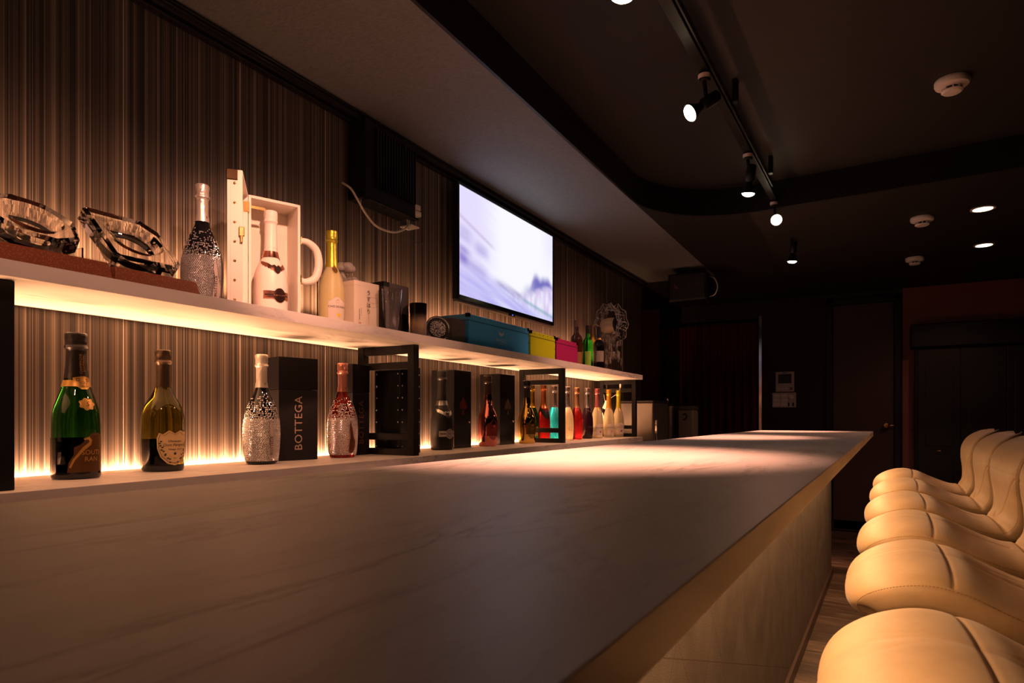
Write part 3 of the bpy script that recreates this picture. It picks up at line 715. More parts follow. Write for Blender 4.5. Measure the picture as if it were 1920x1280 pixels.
# --- winged bottles: matte black on the lower shelf, white in the open case
def winged(x, y, z0, H, label, body, emb, foil, off):
    t, b, rf = bottle('winged_bottle', label, x, y, z0, H, .0505, WNG, body, foil, .66, band=(.565, .625, emb), group='bottles with a winged emblem')
    A = camang(x, y, off)
    w = print_on(t, 'wing_emblem', poly_bm(wing(.098, .046)), emb, rf, A, .455 * H, .0016)
    print_on(w, 'shield', poly_bm([(0, -.016), (.009, -.004), (.009, .010), (0, .007), (-.009, .010), (-.009, -.004)]), mat('dark_enamel', (.05, .03, .03), .3, .5), rf, A, .45 * H, .0026)
    e = print_on(t, 'belt_emblem', poly_bm(rect(.086, .024)), emb, rf, A, .205 * H, .0014)
    e2 = print_on(e, 'roundel', poly_bm(ell(.006, 0, .0195, .0215)), emb, rf, A, .205 * H, .0026)
    print_on(e, 'roundel_ring', ring2d(.006, 0, .0140, .0155), mat('dark_enamel'), rf, A, .205 * H, .0034)
    print_on(e, 'lettering', text_bm('AB', .014), mat('dark_enamel'), rf, A + .11, .205 * H, .0034)
    print_on(e, 'stripe', poly_bm(rect(.078, .004)), mat('dark_enamel'), rf, A, .205 * H, .0019)
winged(-1.600, 2.222, LOW, .335, 'matte black bottle with silver wing emblem on the lower shelf', mat('matte_black_coat', (.010, .010, .011), .42), mat('silver_emblem', (.62, .60, .56), .28, 1.), mat('matte_black_foil', (.014, .014, .015), .4), 33)
# --- metallic spade bottles
def spadeb(x, y, H, label, body, foil, badge, off):
    t, b, rf = bottle('metallic_bottle', label, x, y, LOW, H, .0490, SPD, body, foil, .735, band=(.655, .735, body), group='mirror metallic bottles')
    A = camang(x, y, off)
    lb = print_on(t, 'front_label', poly_bm([(-.035, -.055), (.035, -.055), (.036, .0), (.012, .012), (0, .030), (-.012, .012), (-.036, .0)]), badge, rf, A, .105, .0011)
    print_on(lb, 'spade_mark', poly_bm(spade(.034)), body, rf, A, .112, .0019)
    print_on(lb, 'lettering', text_bm('BRUT', .010), body, rf, A, .078, .0019)
spadeb(-1.600, 2.596, .336, 'mirror pink metallic bottle between the two black boxes with spades', mat('pink_mirror', (.78, .25, .22), .07, 1.), mat('brown_black_foil', (.03, .016, .014), .25), mat('dark_rose_plate', (.30, .05, .045), .3, .9), 36)
spadeb(-1.580, 2.958, .330, 'mirror gold metallic bottle with black neck foil', mat('gold_mirror', (.80, .52, .12), .07, 1.), mat('black_foil'), mat('dark_gold_plate', (.17, .10, .02), .3, .9), 36)
# --- row of smaller bottles at the far end of the lower shelf
t, b, rf = bottle('wine_bottle', 'green bottle with gold foil half hidden behind the mirror gold bottle', -1.655, 3.16, LOW, .322, .039, CAF, GREEN, mat('yellow_gold_foil', (.78, .46, .06), .25, .9), .60)
print_on(t, 'front_label', poly_bm(rect(.055, .05)), GOLDP, rf, camang(-1.655, 3.16, 20), .06)
t, b, rf = bottle('wine_bottle', 'red bottle with copper foil behind the black steel frame', -1.62, 3.235, LOW, .326, .038, CAF, glassm('deep_red_glass', (.55, .02, .02), .12), mat('copper_foil', (.62, .22, .09), .3, .9), .58)
print_on(t, 'diagonal_band', poly_bm([(-.030, .035), (.030, -.005), (.030, -.04), (.0, -.030), (-.030, .012)]), BLACK, rf, camang(-1.62, 3.235, 10), .165, .0016)
for nm, xx, yy, hh, lab, body, fcol, frough in (
        ('a', -1.61, 3.352, .319, 'turquoise bottle with silver foil behind the black steel frame', glassm('turquoise_glass', (.02, .66, .92), .35), (.40, .36, .36), .25),
        ('b', -1.58, 3.470, .319, 'cream white bottle just right of the black steel frame', glassm('cream_frosted_glass', (.86, .74, .50), .40), (.52, .48, .46), .25),
        ('c', -1.59, 3.635, .320, 'clear red bottle with copper foil between cream and black bottles', glassm('bright_red_glass', (.80, .03, .04), .08), (.66, .36, .22), .25),
        ('d', -1.59, 3.802, .323, 'black purple bottle with grey foil beside the red one', mat('aubergine_glass', (.02, .006, .012), .06), (.36, .32, .33), .25)):
    t, b, rf = bottle('sparkling_bottle', lab, xx, yy, LOW, hh, .0385, CAF, body, mat('foil_' + nm, fcol, frough, .9), .615, group='small coloured sparkling bottles')
    if nm == 'b': print_on(t, 'round_print', ring2d(0, 0, .010, .0115), PAPER, rf, camang(xx, yy, 30), .07)
LABP = mat('white_label_paper', (.66, .58, .50), .6)
def cafe(x, y, z0, H, Rr, label, foil, body, fruit, off=25):
    t, b, rf = bottle('fruit_wine_bottle', label, x, y, z0, H, Rr, CAF, body, foil, .625, group='pale fruit wine bottles')
    A = camang(x, y, off)
    lb = print_on(t, 'front_label', poly_bm([(-.030, -.045), (.030, -.045), (.030, .022), (.020, .024), (.010, .033), (0, .037), (-.010, .033), (-.020, .024), (-.030, .022)]), LABP, rf, A, .064, .0009)
    print_on(lb, 'lettering', text_bm('CAFÉ DE PARIS', .0092), INK, rf, A, .068, .0016)
    print_on(lb, 'monogram', ring2d(0, 0, .005, .0058), GOLDP, rf, A, .086, .0016)
    print_on(lb, 'fruit_print', poly_bm(ell(0, 0, .0068, .006)), fruit, rf, A + .12, .042, .0016)
    print_on(t, 'neck_seal', poly_bm(ell(0, 0, .0092, .0125)), mat('bronze_seal', (.38, .22, .07), .35, .8), rf, A, .60 * H, .0024)
PALE = mat('pale_yellow_frosted', (.95, .84, .42), .38, 0, .5, 1.34)
PALE2 = mat('cream_yellow_frosted', (.95, .86, .55), .38, 0, .6, 1.34)
cafe(-1.570, 3.926, LOW, .324, .0385, 'pale yellow bottle with pink foil, left of three alike on the lower shelf', mat('mauve_foil', (.42, .13, .14), .35, .7), PALE2, mat('raspberry_print', (.5, .06, .08), .6))
cafe(-1.555, 4.098, LOW, .323, .0385, 'pale yellow bottle with gold foil, middle of three alike on the lower shelf', mat('amber_foil', (.66, .33, .04), .35, .7), PALE2, mat('peach_print', (.6, .2, .08), .6))
cafe(-1.540, 4.248, LOW, .323, .0385, 'pale yellow bottle with lime foil at the end of the lower shelf', mat('lime_foil', (.60, .52, .05), .35, .7), PALE2, mat('grape_print', (.25, .05, .12), .6))
cafe(-1.560, 1.543, UP, .323, .0430, 'pale yellow bottle with lime foil on the upper shelf', mat('lime_foil'), PALE, mat('lemon_print', (.75, .55, .03), .6))

# ================================================================== BOXES ON THE LOWER SHELF
CARD = mat('charcoal_card', (.011, .010, .011), .48, spec=.35)
def bottle_box(x, y, w, dep, H, rz, label, ink, size):
    """x, y: its front left foot; w along the shelf, dep towards the wall"""
    t = thing('gift_box', label, 'box', (x, y, LOW), R(rz), 'tall black gift boxes')
    b = obj('body', box(-dep, 0, 0, w, 0, H * .685, .001), CARD, t)
    obj('lid', box(-dep - .0006, .0006, -.0006, w + .0006, H * .69, H, .001), mat('black_card_shaded', (.006, .005, .006), .45, spec=.3), t)  # no separate lid: darker upper part stands in for the upper shelf's shadow
    obj('lettering', flat(shift2d(text_bm('BOTTEGA', size, 1.08), 0, 0, R(90)), (0, w * .5, H * .36), (0, 1, 0), (0, 0, 1), .0016), ink, t)
bottle_box(-1.628, 1.384, .135, .088, .332, -14, 'tall black box with pale vertical lettering beside the silver studded bottle', mat('pale_gold_ink', (.66, .50, .36), .35, .5), .037)
bottle_box(-1.640, 1.725, .086, .088, .334, -2, 'tall black box with dim copper lettering behind the rose studded bottle', mat('dim_copper_ink', (.30, .15, .07), .35, .6), .034)
t = thing('studded_case', 'black presentation case with rows of small studs inside the steel frame', 'case', (0, 0, LOW))
obj('body', box(-1.66, -1.535, 1.866, 1.990, .0, .334, .003), mat('black_lacquer', (.008, .008, .009), .18), t)
obj('lid_seam', box(-1.6605, -1.5345, 1.918, 1.922, .001, .333), BLACK, t)
st = bmesh.new()
for k in range(7):
    z = .030 + k * .0455
    for (sx, sy, ax) in ((-1.650, 1.866, 0), (-1.546, 1.866, 0), (-1.535, 1.877, 1), (-1.535, 1.979, 1)):
        m_ = Matrix.Translation((sx, sy, z)) @ (Matrix.Rotation(R(90), 4, 'X') if ax == 0 else Matrix.Rotation(R(90), 4, 'Y'))
        o = obj('stud', lathe([(.0032, 0), (.0030, .0012), (.0015, .0024), (.0003, .0026)], 10), CHROME, t, True); o.matrix_basis = m_
obj('lettering', flat(shift2d(text_bm('ANGEL', .009), 0, 0, R(90)), (-1.535, 1.93, .18), (0, 1, 0), (0, 0, 1), .001), mat('pale_gold_ink'), t)
obj('clasp', box(-1.612, -1.598, 1.860, 1.866, .05, .066, .001), CHROME, t)
def lacquer_box(x, y, w, dep, H, label, col):
    t = thing('lacquer_box', label, 'box', (x, y, LOW), 0, 'glossy black spade boxes')
    obj('body', box(-dep, 0, 0, w, 0, H, .002), mat('black_lacquer'), t)
    obj('door_line', box(-dep + .004, .0006, .002, w - .002, H * .045, H * .05), BLACK, t)
    s = flat(tri(poly_bm(spade(.085))), (0, w * .5, H * .55), (0, 1, 0), (0, 0, 1), .0012)
    obj('spade_emblem', s, col, t)
    obj('knob', xf(lathe([(.004, 0), (.005, .004), (.001, .006)], 12), Matrix.Translation((0, w * .86, H * .33)) @ Matrix.Rotation(R(90), 4, 'Y')), CHROME, t, True)
lacquer_box(-1.600, 2.316, .136, .125, .350, 'glossy black box with red spade emblem', voro_mat('red_glitter_spade', (.10, .008, .008), (.55, .05, .04), 420, .35, .6))
lacquer_box(-1.600, 2.715, .148, .120, .355, 'glossy black box with dark gold spade emblem', voro_mat('gold_glitter_spade', (.05, .028, .008), (.30, .18, .05), 420, .35, .6))
t = thing('paper_tag', 'white string tag hanging behind the fruit wine bottles', 'tag', (-1.60, 4.192, LOW))
obj('string', tube(smooth_path([(.06, .088, .345), (.05, .08, .31), (.0, .06, .27), (-.02, .04, .215), (.01, .05, .18), (.0, .03, .12), (-.02, .05, .19), (-.04, .06, .24), (-.06, .085, .30)], 6), .0016, 6), WHITE, t, True)
obj('tag_card', xf(box(-.012, .012, -.0008, .0008, -.030, .030, .0005), Matrix.Translation((-.035, .05, .225)) @ Matrix.Rotation(R(25), 4, 'Y')), WHITE, t)
obj('ribbon', xf(box(-.008, .008, -.0008, .0008, -.05, .05, .0005), Matrix.Translation((-.05, .045, .12)) @ Matrix.Rotation(R(-14), 4, 'Y')), WHITE, t)
obj('hook', box(.054, .066, .090, .098, .345, .372, .001), CREAM, t)

# ================================================================== UPPER SHELF
PLINTH = voro_mat('speckled_brown_stone', (.23, .055, .018), (.42, .16, .05), 240, .5)
def frustum(x0, x1, y0, y1, z0, z1, ins):
    bm = bmesh.new(); a = [bm.verts.new(p) for p in ((x0, y0, z0), (x1, y0, z0), (x1, y1, z0), (x0, y1, z0))]
    b = [bm.verts.new(p) for p in ((x0 + ins, y0 + ins * .4, z1), (x1 - ins, y0 + ins * .4, z1), (x1 - ins, y1 - ins * .4, z1), (x0 + ins, y1 - ins * .4, z1))]
    bm.faces.new(a[::-1]); bm.faces.new(b)
    for i in range(4): bm.faces.new((a[i], a[(i + 1) % 4], b[(i + 1) % 4], b[i]))
    bmesh.ops.bevel(bm, geom=bm.edges[:], offset=.0012, segments=1, affect='EDGES'); return bm
def crystal(outline, th, bowl, nseg=40):
    """thick cut slab with a dished round well in its front, built flat in x,y with its face at +z"""
    bm = bmesh.new(); n = len(outline); sc = lambda k: [(a * k, b * k) for a, b in outline]
    lay = [(sc(.95), -th / 2), (sc(1.0), -th / 2 + th * .14), (sc(1.0), th / 2 - th * .18), (sc(.93), th / 2)]
    rings = [[bm.verts.new((a, b, z)) for a, b in P] for P, z in lay]
    bm.faces.new(rings[0][::-1])
    for A, B in zip(rings, rings[1:]):
        for i in range(n): bm.faces.new((A[i], A[(i + 1) % n], B[(i + 1) % n], B[i]))
    last = rings[-1]; well = []
    for rr, z in ((bowl, th / 2), (bowl * .93, th / 2 - th * .16), (bowl * .84, -th / 2 + th * .30), (bowl * .70, -th / 2 + th * .18)):
        well.append([bm.verts.new((rr * math.cos(2 * math.pi * k / nseg), rr * math.sin(2 * math.pi * k / nseg), z)) for k in range(nseg)])
    # front face: fan between the outline and the round rim
    ang = lambda v: math.atan2(v.co.y, v.co.x) % (2 * math.pi)
    oi = sorted(last, key=ang); wi = well[0]; i = j = 0
    seq = []
    while i < n or j < nseg:
        ao = ang(oi[i]) if i < n else 99; aw = (2 * math.pi * j / nseg) if j < nseg else 99
        if ao <= aw and i < n: seq.append(('o', i)); i += 1
        else: seq.append(('w', j)); j += 1
    ci, cj = n - 1, nseg - 1
    for kind, k in seq:
        if kind == 'o': bm.faces.new((oi[ci], oi[k], wi[cj])); ci = k
        else: bm.faces.new((oi[ci], wi[k], wi[cj])); cj = k
    for A, B in zip(well, well[1:]):
        for i in range(nseg): bm.faces.new((A[i], A[(i + 1) % nseg], B[(i + 1) % nseg], B[i]))
    bm.faces.new(well[-1]); return bm
def lean(cx, cy, cz, tilt, yaw=0):
    """flat piece (face +z, its y up) stood up to face +x and tilted back"""
    m = Matrix(((0, 0, 1, 0), (1, 0, 0, 0), (0, 1, 0, 0), (0, 0, 0, 1)))
    return Matrix.Translation((cx, cy, cz)) @ Matrix.Rotation(R(yaw), 4, 'Z') @ Matrix.Rotation(R(-tilt), 4, 'Y') @ m
tag(obj('stone_plinth', frustum(-1.69, -1.435, .555, .778, UP, UP + .044, .012), PLINTH), 'speckled brown plinth under the octagonal crystal dish, cut by the left edge', 'plinth', 'speckled brown plinths')
tag(obj('stone_plinth', frustum(-1.69, -1.435, .782, .985, UP, UP + .040, .012), PLINTH), 'speckled brown plinth under the square crystal dish', 'plinth', 'speckled brown plinths')
octo = [(.094 * math.cos(R(22.5 + 45 * k)) * (1.0 if k % 2 else 1.0), .094 * math.sin(R(22.5 + 45 * k))) for k in range(8)]
o16 = []
for k in range(16): rr = .090 if k % 2 == 0 else .0855; o16.append((rr * math.cos(R(22.5 * k + 11)), rr * math.sin(R(22.5 * k + 11))))
t = thing('crystal_dish', 'octagonal cut crystal dish leaning back on the left plinth', 'crystal dish', (0, 0, 0), 0, 'cut crystal display dishes')
obj('dish', xf(crystal(o16, .046, .057), lean(-1.565, .675, UP + .044 + .074, 50)), CRYSTAL, t)
obj('easel', xf(prism([(-.02, 0), (.11, 0), (.11, .07), (.10, .07)], -.035, .035, .0008), Matrix.Translation((-1.60, .672, UP + .0445)) @ Matrix.Rotation(R(90), 4, 'X') @ Matrix.Scale(-.7, 4, (1, 0, 0))), ACRYL, t)
sq = [(-.095, -.094), (-.088, -.100), (.070, -.100), (.098, -.070), (.098, .060), (.062, .100), (-.094, .100), (-.098, .094)]
t = thing('crystal_dish', 'square cut crystal dish with cut corners leaning on the right plinth', 'crystal dish', (0, 0, 0), 0, 'cut crystal display dishes')
obj('dish', xf(crystal([(a * .86, b * .98) for a, b in sq], .042, .064), lean(-1.560, .888, UP + .040 + .085, 46)), CRYSTAL, t)
es = bmesh.new(); box(-1.70, -1.60, .80, .97, UP + .046, UP + .050, .0008, es); box(-1.702, -1.698, .80, .97, UP + .041, UP + .105, .0008, es); box(-1.70, -1.61, .80, .804, UP + .041, UP + .105, .0008, es)
obj('easel', es, ACRYL, t)

# --- open white trunk case with a white bottle in it
TRUNK = mat('white_leatherette', (.80, .72, .62), .45, bump=(300, .15)); LINER = mat('white_liner', (.74, .66, .57), .6)
t = thing('trunk_case', 'open white trunk case with studs and a side handle on the upper shelf', 'case', (-1.60, 1.25, UP), R(-22))
H = .365; D = .105; W = .155
obj('back_wall', box(-D, -D + .008, 0, W, 0, H, .001), TRUNK, t)
for a, b_ in ((0, .008), (W - .008, W)): obj('side_wall', box(-D + .008, 0, a, b_, 0, H, .001), TRUNK, t)
obj('bottom_wall', box(-D + .008, 0, .008, W - .008, 0, .008), TRUNK, t); obj('top_wall', box(-D + .008, 0, .008, W - .008, H - .008, H), TRUNK, t)
obj('inner_pad', box(-D + .008, -D + .0095, .012, W - .012, .010, H * .80), LINER, t)
ld = obj('lid', box(-.038, -.030, -.190, 0, 0, H, .001), TRUNK, t); ld.matrix_basis = Matrix.Translation((.002, -.002, 0)) @ Matrix.Rotation(R(70), 4, 'Z')
lid_m = ld.matrix_basis.copy()
def on_lid(nm, bm, m, parent=ld): return obj(nm, bm, m, parent, False)
on_lid('lid_side', box(-.030, 0, -.190, -.182, 0, H, .001), TRUNK); on_lid('lid_side', box(-.030, 0, -.008, 0, 0, H, .001), TRUNK)
on_lid('lid_end', box(-.030, 0, -.182, -.008, 0, .008), TRUNK); on_lid('lid_end', box(-.030, 0, -.182, -.008, H - .008, H), TRUNK)
for k in range(7):
    z = .02 + k * .0515
    o = on_lid('stud', xf(lathe([(.0036, 0), (.0034, .0014), (.0016, .0028), (.0003, .003)], 10), Matrix.Translation((-.019, -.190, z)) @ Matrix.Rotation(R(90), 4, 'X')), GOLD)
for z in (H - .001,):
    on_lid('corner_cap', box(-.040, -.012, -.192, -.165, H - .028, H + .0015, .002), mat('black_gold_cap', (.05, .028, .01), .3, .8))
on_lid('latch', box(-.009, .005, -.195, -.188, .188, .214, .002), GOLD); on_lid('latch_tongue', box(-.005, .001, -.197, -.190, .172, .190, .0015), GOLD)
on_lid('hinge', box(-.012, .004, -.010, .004, H - .055, H - .025, .001), GOLD)
for k in range(9):
    obj('stud', xf(lathe([(.0032, 0), (.0030, .0012), (.0015, .0024), (.0003, .0026)], 10), Matrix.Translation((-.008, W, .02 + k * .04)) @ Matrix.Rotation(R(-90), 4, 'X')), GOLD, t, True)
hp = smooth_path([(-.03, W + .004, .140), (-.03, W + .030, .136), (-.03, W + .058, .152), (-.03, W + .070, .195), (-.03, W + .062, .240), (-.03, W + .034, .262), (-.03, W + .004, .262)], 8)
hb_ = tube(hp, [.0085 + .0045 * math.sin(math.pi * k / (len(hp) - 1)) for k in range(len(hp))], 12)
hd = obj('handle', hb_, TRUNK, t, True)
for z in (.140, .262): obj('handle_mount', box(-.042, -.018, W - .001, W + .012, z - .014, z + .014, .003), GOLD, hd)
obj('side_lock', box(-.040, -.020, W - .001, W + .006, .19, .215, .002), mat('black_gold_cap'), t)
obj('stay', xf(box(-.001, .001, 0, .05, -.004, .004), Matrix.Translation((-.015, .004, H - .030))), GOLD, t)
winged(-1.610, 1.338, UP + .0085, .330, 'white bottle with copper wing emblem standing inside the open white case', mat('white_matte_coat', (.80, .70, .62), .38), mat('copper_emblem', (.52, .24, .17), .22, 1.), mat('white_matte_foil', (.80, .72, .64), .4), 24)

# --- white card box with the drinking glass drawn on it, acrylic box with flowers behind
t = thing('glass_gift_box', 'cream card box with a glass drawing and Japanese lettering on the upper shelf', 'box', (-1.500, 1.585, UP), R(-6))
CARDW = mat('cream_card', (.80, .70, .56), .55)
obj('body', box(-.085, 0, 0, .110, 0, .160, .001), CARDW, t); obj('lid', box(-.0856, .0006, -.0006, .1106, .150, .166, .001), CARDW, t)
for k, ch in enumerate('うすはり'): obj('lettering', flat(text_bm(ch, .019), (0, .062, .130 - k * .0215), (0, 1, 0), (0, 0, 1), .0016), INK, t)
gl = bmesh.new(); pts = []
LINE = mat('grey_drawn_line', (.42, .35, .28), .6)
def stroke(pts, w):
    bm = bmesh.new()
    for (a, b), (c, d) in zip(pts, pts[1:]):
        v = Vector((c - a, d - b)); n = Vector((-v.y, v.x)).normalized() * w / 2
        bm.faces.new([bm.verts.new((a + n.x, b + n.y, 0)), bm.verts.new((c + n.x, d + n.y, 0)), bm.verts.new((c - n.x, d - n.y, 0)), bm.verts.new((a - n.x, b - n.y, 0))])
    return bm
gl.free()
gl = stroke(ell(.082, .108, .022, .010, 24) + [(.104, .108)], .0010); merge(gl, stroke([(.060, .108), (.064, .012), (.070, .006), (.094, .006), (.100, .012), (.104, .108)], .0010)); merge(gl, stroke([(.061, .090), (.075, .083), (.090, .083), (.103, .090)], .0008))
obj('glass_drawing', flat(gl, (0, 0, 0), (0, 1, 0), (0, 0, 1), .0016), LINE, t)
sm = bmesh.new()
for k in range(7): merge(sm, poly_bm(rect(.0030, .0030, .022, .070 - k * .0055)))
for k in range(5): merge(sm, poly_bm(rect(.0020, .0022, .030, .074 - k * .0055)))
obj('small_print', flat(sm, (0, 0, 0), (0, 1, 0), (0, 0, 1), .0016), INK, t)
obj('seal_print', flat(poly_bm(rect(.011, .016, .024, .018)), (0, 0, 0), (0, 1, 0), (0, 0, 1), .0016), mat('pale_red_ink', (.55, .25, .16), .6), t)
def hollow(x0, x1, y0, y1, z0, z1, th, openings=''):
    bm = bmesh.new(); box(x0, x1, y0, y1, z0, z0 + th, 0, bm); box(x0, x1, y0, y0 + th, z0 + th, z1, 0, bm); box(x0, x1, y1 - th, y1, z0 + th, z1, 0, bm); box(x0, x0 + th, y0 + th, y1 - th, z0 + th, z1, 0, bm); box(x1 - th, x1, y0 + th, y1 - th, z0 + th, z1, 0, bm)
    return bm
t = thing('acrylic_box', 'clear acrylic box holding white flowers and tubes behind the cream card box', 'box', (-1.715, 1.625, UP))
obj('case', hollow(0, .080, 0, .135, 0, .205, .003), ACRYL, t)
FLW = mat('white_petal', (.82, .74, .66), .6, sub=.2)
for nm, (fx, fy, fz), rr in (('flower', (.040, .098, .240), .038), ('flower', (.045, .130, .205), .024)):
    bm = bmesh.new()
    for k in range(9):
        a = k * 2.4; el = .25 + .09 * k
        c = Vector((math.cos(a) * math.cos(el), math.sin(a) * math.cos(el), math.sin(el))) * rr * .6
        b2 = bmesh.new(); bmesh.ops.create_icosphere(b2, subdivisions=2, radius=rr * .5); merge(bm, b2, Matrix.Translation(c) @ Matrix.Diagonal((1, 1, .8, 1)))
    f = obj(nm, bm, FLW, t, True); f.location = (fx, fy, fz)
for k, (py, tl, rr) in enumerate(((.020, -24, .011), (.050, -24, .014))):
    m_ = Matrix.Translation((.075, py, .12)) @ Matrix.Rotation(R(tl), 4, 'X') @ Matrix.Rotation(0, 4, 'Z')
    b2 = lathe([(rr * .9, 0), (rr, .004), (rr, .075), (rr * .8, .082)] if k else [(rr * .9, 0)] + [(rr * (1.08 if q % 2 else .98), .006 + q * .0042) for q in range(26)] + [(rr * .7, .122)], 16)
    xf(b2, Matrix.Rotation(R(35 if k == 0 else 42), 4, 'X')); obj('tube', xf(b2, Matrix.Translation((.050, py + .065, .165))), FLW if k == 0 else mat('frosted_tube', (.80, .72, .66), .3, 0, .5), t, True, angle=35)
# --- grey box with a printed disc, tall clear glass before it
t = thing('grey_box', 'dark grey card box with a black disc print behind the tall clear glass', 'box', (-1.545, 1.785, UP), R(-3))
obj('body', box(-.09, 0, 0, .135, 0, .203, .001), mat('grey_card', (.085, .072, .072), .5), t)
obj('top_band', box(-.0906, .0004, -.0008, .030, .186, .2036, .001), BLACK, t)
obj('disc_print', flat(tri(poly_bm(ell(.105, .050, .030, .048, 36))), (0, 0, 0), (0, 1, 0), (0, 0, 1), .001), BLACK, t)
def tumbler(name, label, x, y, H, r0, r1, m, th=.002, grad=None):
    t = thing(name, label, 'glass', (x, y, UP))
    P = [(.002, 0), (r0 * .9, 0), (r0, .003), (r1, H), (r1 - th, H), (r0 - th, .010), (.002, .009)]
    o = obj('glass', lathe(P, 40, cap=False), m, t, True, angle=40); return t
tumbler('tall_glass', 'tall clear drinking glass in front of the dark grey box', -1.465, 1.735, .155, .028, .036, mat('clear_glass', (.97, .97, .97), 0, 0, 1., 1.45))
# --- smoked tumbler: dark top fading into clear, inside a clear acrylic box
m, nt, b = nodes_of('smoke_fade_glass')
tc = nt.nodes.new('ShaderNodeTexCoord'); sp = nt.nodes.new('ShaderNodeSeparateXYZ'); nt.links.new(tc.outputs['Object'], sp.inputs[0])
nt.links.new(ramp(nt, M_(nt, 'DIVIDE', sp.outputs['Z'], .15), [(.48, (.85, .72, .60)), (.66, (.03, .02, .02)), (1, (.006, .004, .005))]), b.inputs['Base Color'])
b.inputs['Transmission Weight'].default_value = .75; b.inputs['Roughness'].default_value = .10; MATS['smoke_fade_glass'] = m
tumbler('smoked_tumbler', 'tumbler with black top fading into clear glass', -1.500, 1.930, .138, .029, .033, m)
tag(obj('acrylic_cover', hollow(-1.71, -1.635, 1.98, 2.32, UP, UP + .118, .003), ACRYL), 'low clear acrylic cover behind the glitter disc', 'cover')
t = thing('glitter_disc', 'round black ornament with a glitter centre and silver rim', 'ornament', (-1.475, 2.016, UP), 0)
dm = Matrix.Translation((0, 0, .0505)) @ Matrix.Rotation(R(-34), 4, 'Z') @ Matrix.Rotation(R(82), 4, 'Y')
obj('rim', xf(lathe([(.044, -.012), (.0505, -.010), (.0505, .010), (.046, .012), (.044, .010)], 48, cap=False), dm), SILVER, t, True, angle=40)
obj('black_ring', xf(lathe([(.002, -.012), (.045, -.012), (.045, .009), (.034, .010), (.002, .0095)], 48, cap=False), dm), BLACK, t, True, angle=40)
rnd = random.Random(11); gb = bmesh.new()
for k in range(420):
    q = .033 * math.sqrt(rnd.random()); a = rnd.uniform(0, 6.283); c = Vector((q * math.cos(a), q * math.sin(a), .0100)); s = .0019
    tip = gb.verts.new(c + Vector((rnd.uniform(-.001, .001), rnd.uniform(-.001, .001), .0018)))
    rg = [gb.verts.new(c + Vector((s * math.cos(w), s * math.sin(w), 0))) for w in (0, 1.57, 3.14, 4.71)]
    for i in range(4): gb.faces.new((rg[i], rg[(i + 1) % 4], tip))
tag(obj('glitter', xf(gb, dm), STUD, t), kind='stuff')
tag(obj('granite_block', box(-1.60, -1.485, 2.128, 2.232, UP, UP + .112, .002), voro_mat('dark_granite', (.09, .075, .068), (.25, .21, .18), 300, .5)), 'dark grey granite block beside the blue trunk case', 'block')

# --- coloured trunk cases
def trunk(y0, y1, H, col, label, logo):
    t = thing('trunk_case', label, 'case', (-1.475, y0, UP), 0, 'coloured trunk cases lying on the upper shelf')
    W = y1 - y0; D = .155; m = mat('case_' + label.split()[0], col, .42, bump=(400, .12))
    obj('body', box(-D, 0, 0, W, 0, H - .002, .003), m, t)
    obj('lid_rim', box(-D - .001, .001, -.001, W + .001, H - .030, H - .0275), mat('case_seam', (.01, .02, .03), .5), t)
    for yy in (0, W):
        for zz in (0, H):
            s = 1 if yy == 0 else -1
            obj('corner_cap', box(-.016, .0022, yy - .0022 if s > 0 else yy - .016, yy + .016 if s > 0 else yy + .0022, max(0, zz - .016), zz + .0012 if zz else .016, .002), mat('black_cap', (.012, .010, .012), .25, .6), t)
    n = max(3, int(W / .042))
    for k in range(1, n):
        obj('stud', xf(lathe([(.0030, 0), (.0028, .0012), (.0014, .0022), (.0003, .0024)], 8), Matrix.Translation((0, W * k / n, H - .012)) @ Matrix.Rotation(R(90), 4, 'Y')), CHROME, t, True)
    for k in range(1, 4):
        obj('stud', xf(lathe([(.0030, 0), (.0028, .0012), (.0014, .0022), (.0003, .0024)], 8), Matrix.Translation((0, W - .008, H * k / 4)) @ Matrix.Rotation(R(90), 4, 'Y')), CHROME, t, True)
    if logo:
        LG = mat('pale_logo', (.50, .58, .60), .5)
        lg = obj('wing_logo', flat(tri(poly_bm([(px, py) for px, py in [(-.024, .018), (-.016, .006), (-.008, .002), (0, .006), (.008, .002), (.016, .006), (.024, .018), (.020, -.002), (.012, -.008), (0, -.012), (-.012, -.008), (-.020, -.002)]])), (0, W * .50, H * .60), (0, 1, 0), (0, 0, 1), .0014), LG, t)
        obj('lettering', flat(text_bm('ANGEL', .022, 1.5), (0, W * .50, H * .39), (0, 1, 0), (0, 0, 1), .0014), LG, t)
        obj('lettering', flat(text_bm('CHAMPAGNE', .008, 1.3), (0, W * .50, H * .28), (0, 1, 0), (0, 0, 1), .0014), LG, t)
        obj('top_handle', tube(smooth_path([(-.075, W * .30, H), (-.075, W * .36, H + .012), (-.075, W * .5, H + .015), (-.075, W * .64, H + .012), (-.075, W * .70, H)], 6), .005, 8), m, t, True)
trunk(2.238, 2.782, .146, (.05, .38, .80), 'blue trunk case with a pale wing logo', True)
trunk(2.800, 3.085, .140, (.52, .60, .010), 'yellow trunk case between the blue and pink ones', False)
trunk(3.102, 3.385, .136, (.42, .018, .14), 'pink trunk case at the right of the three', False)
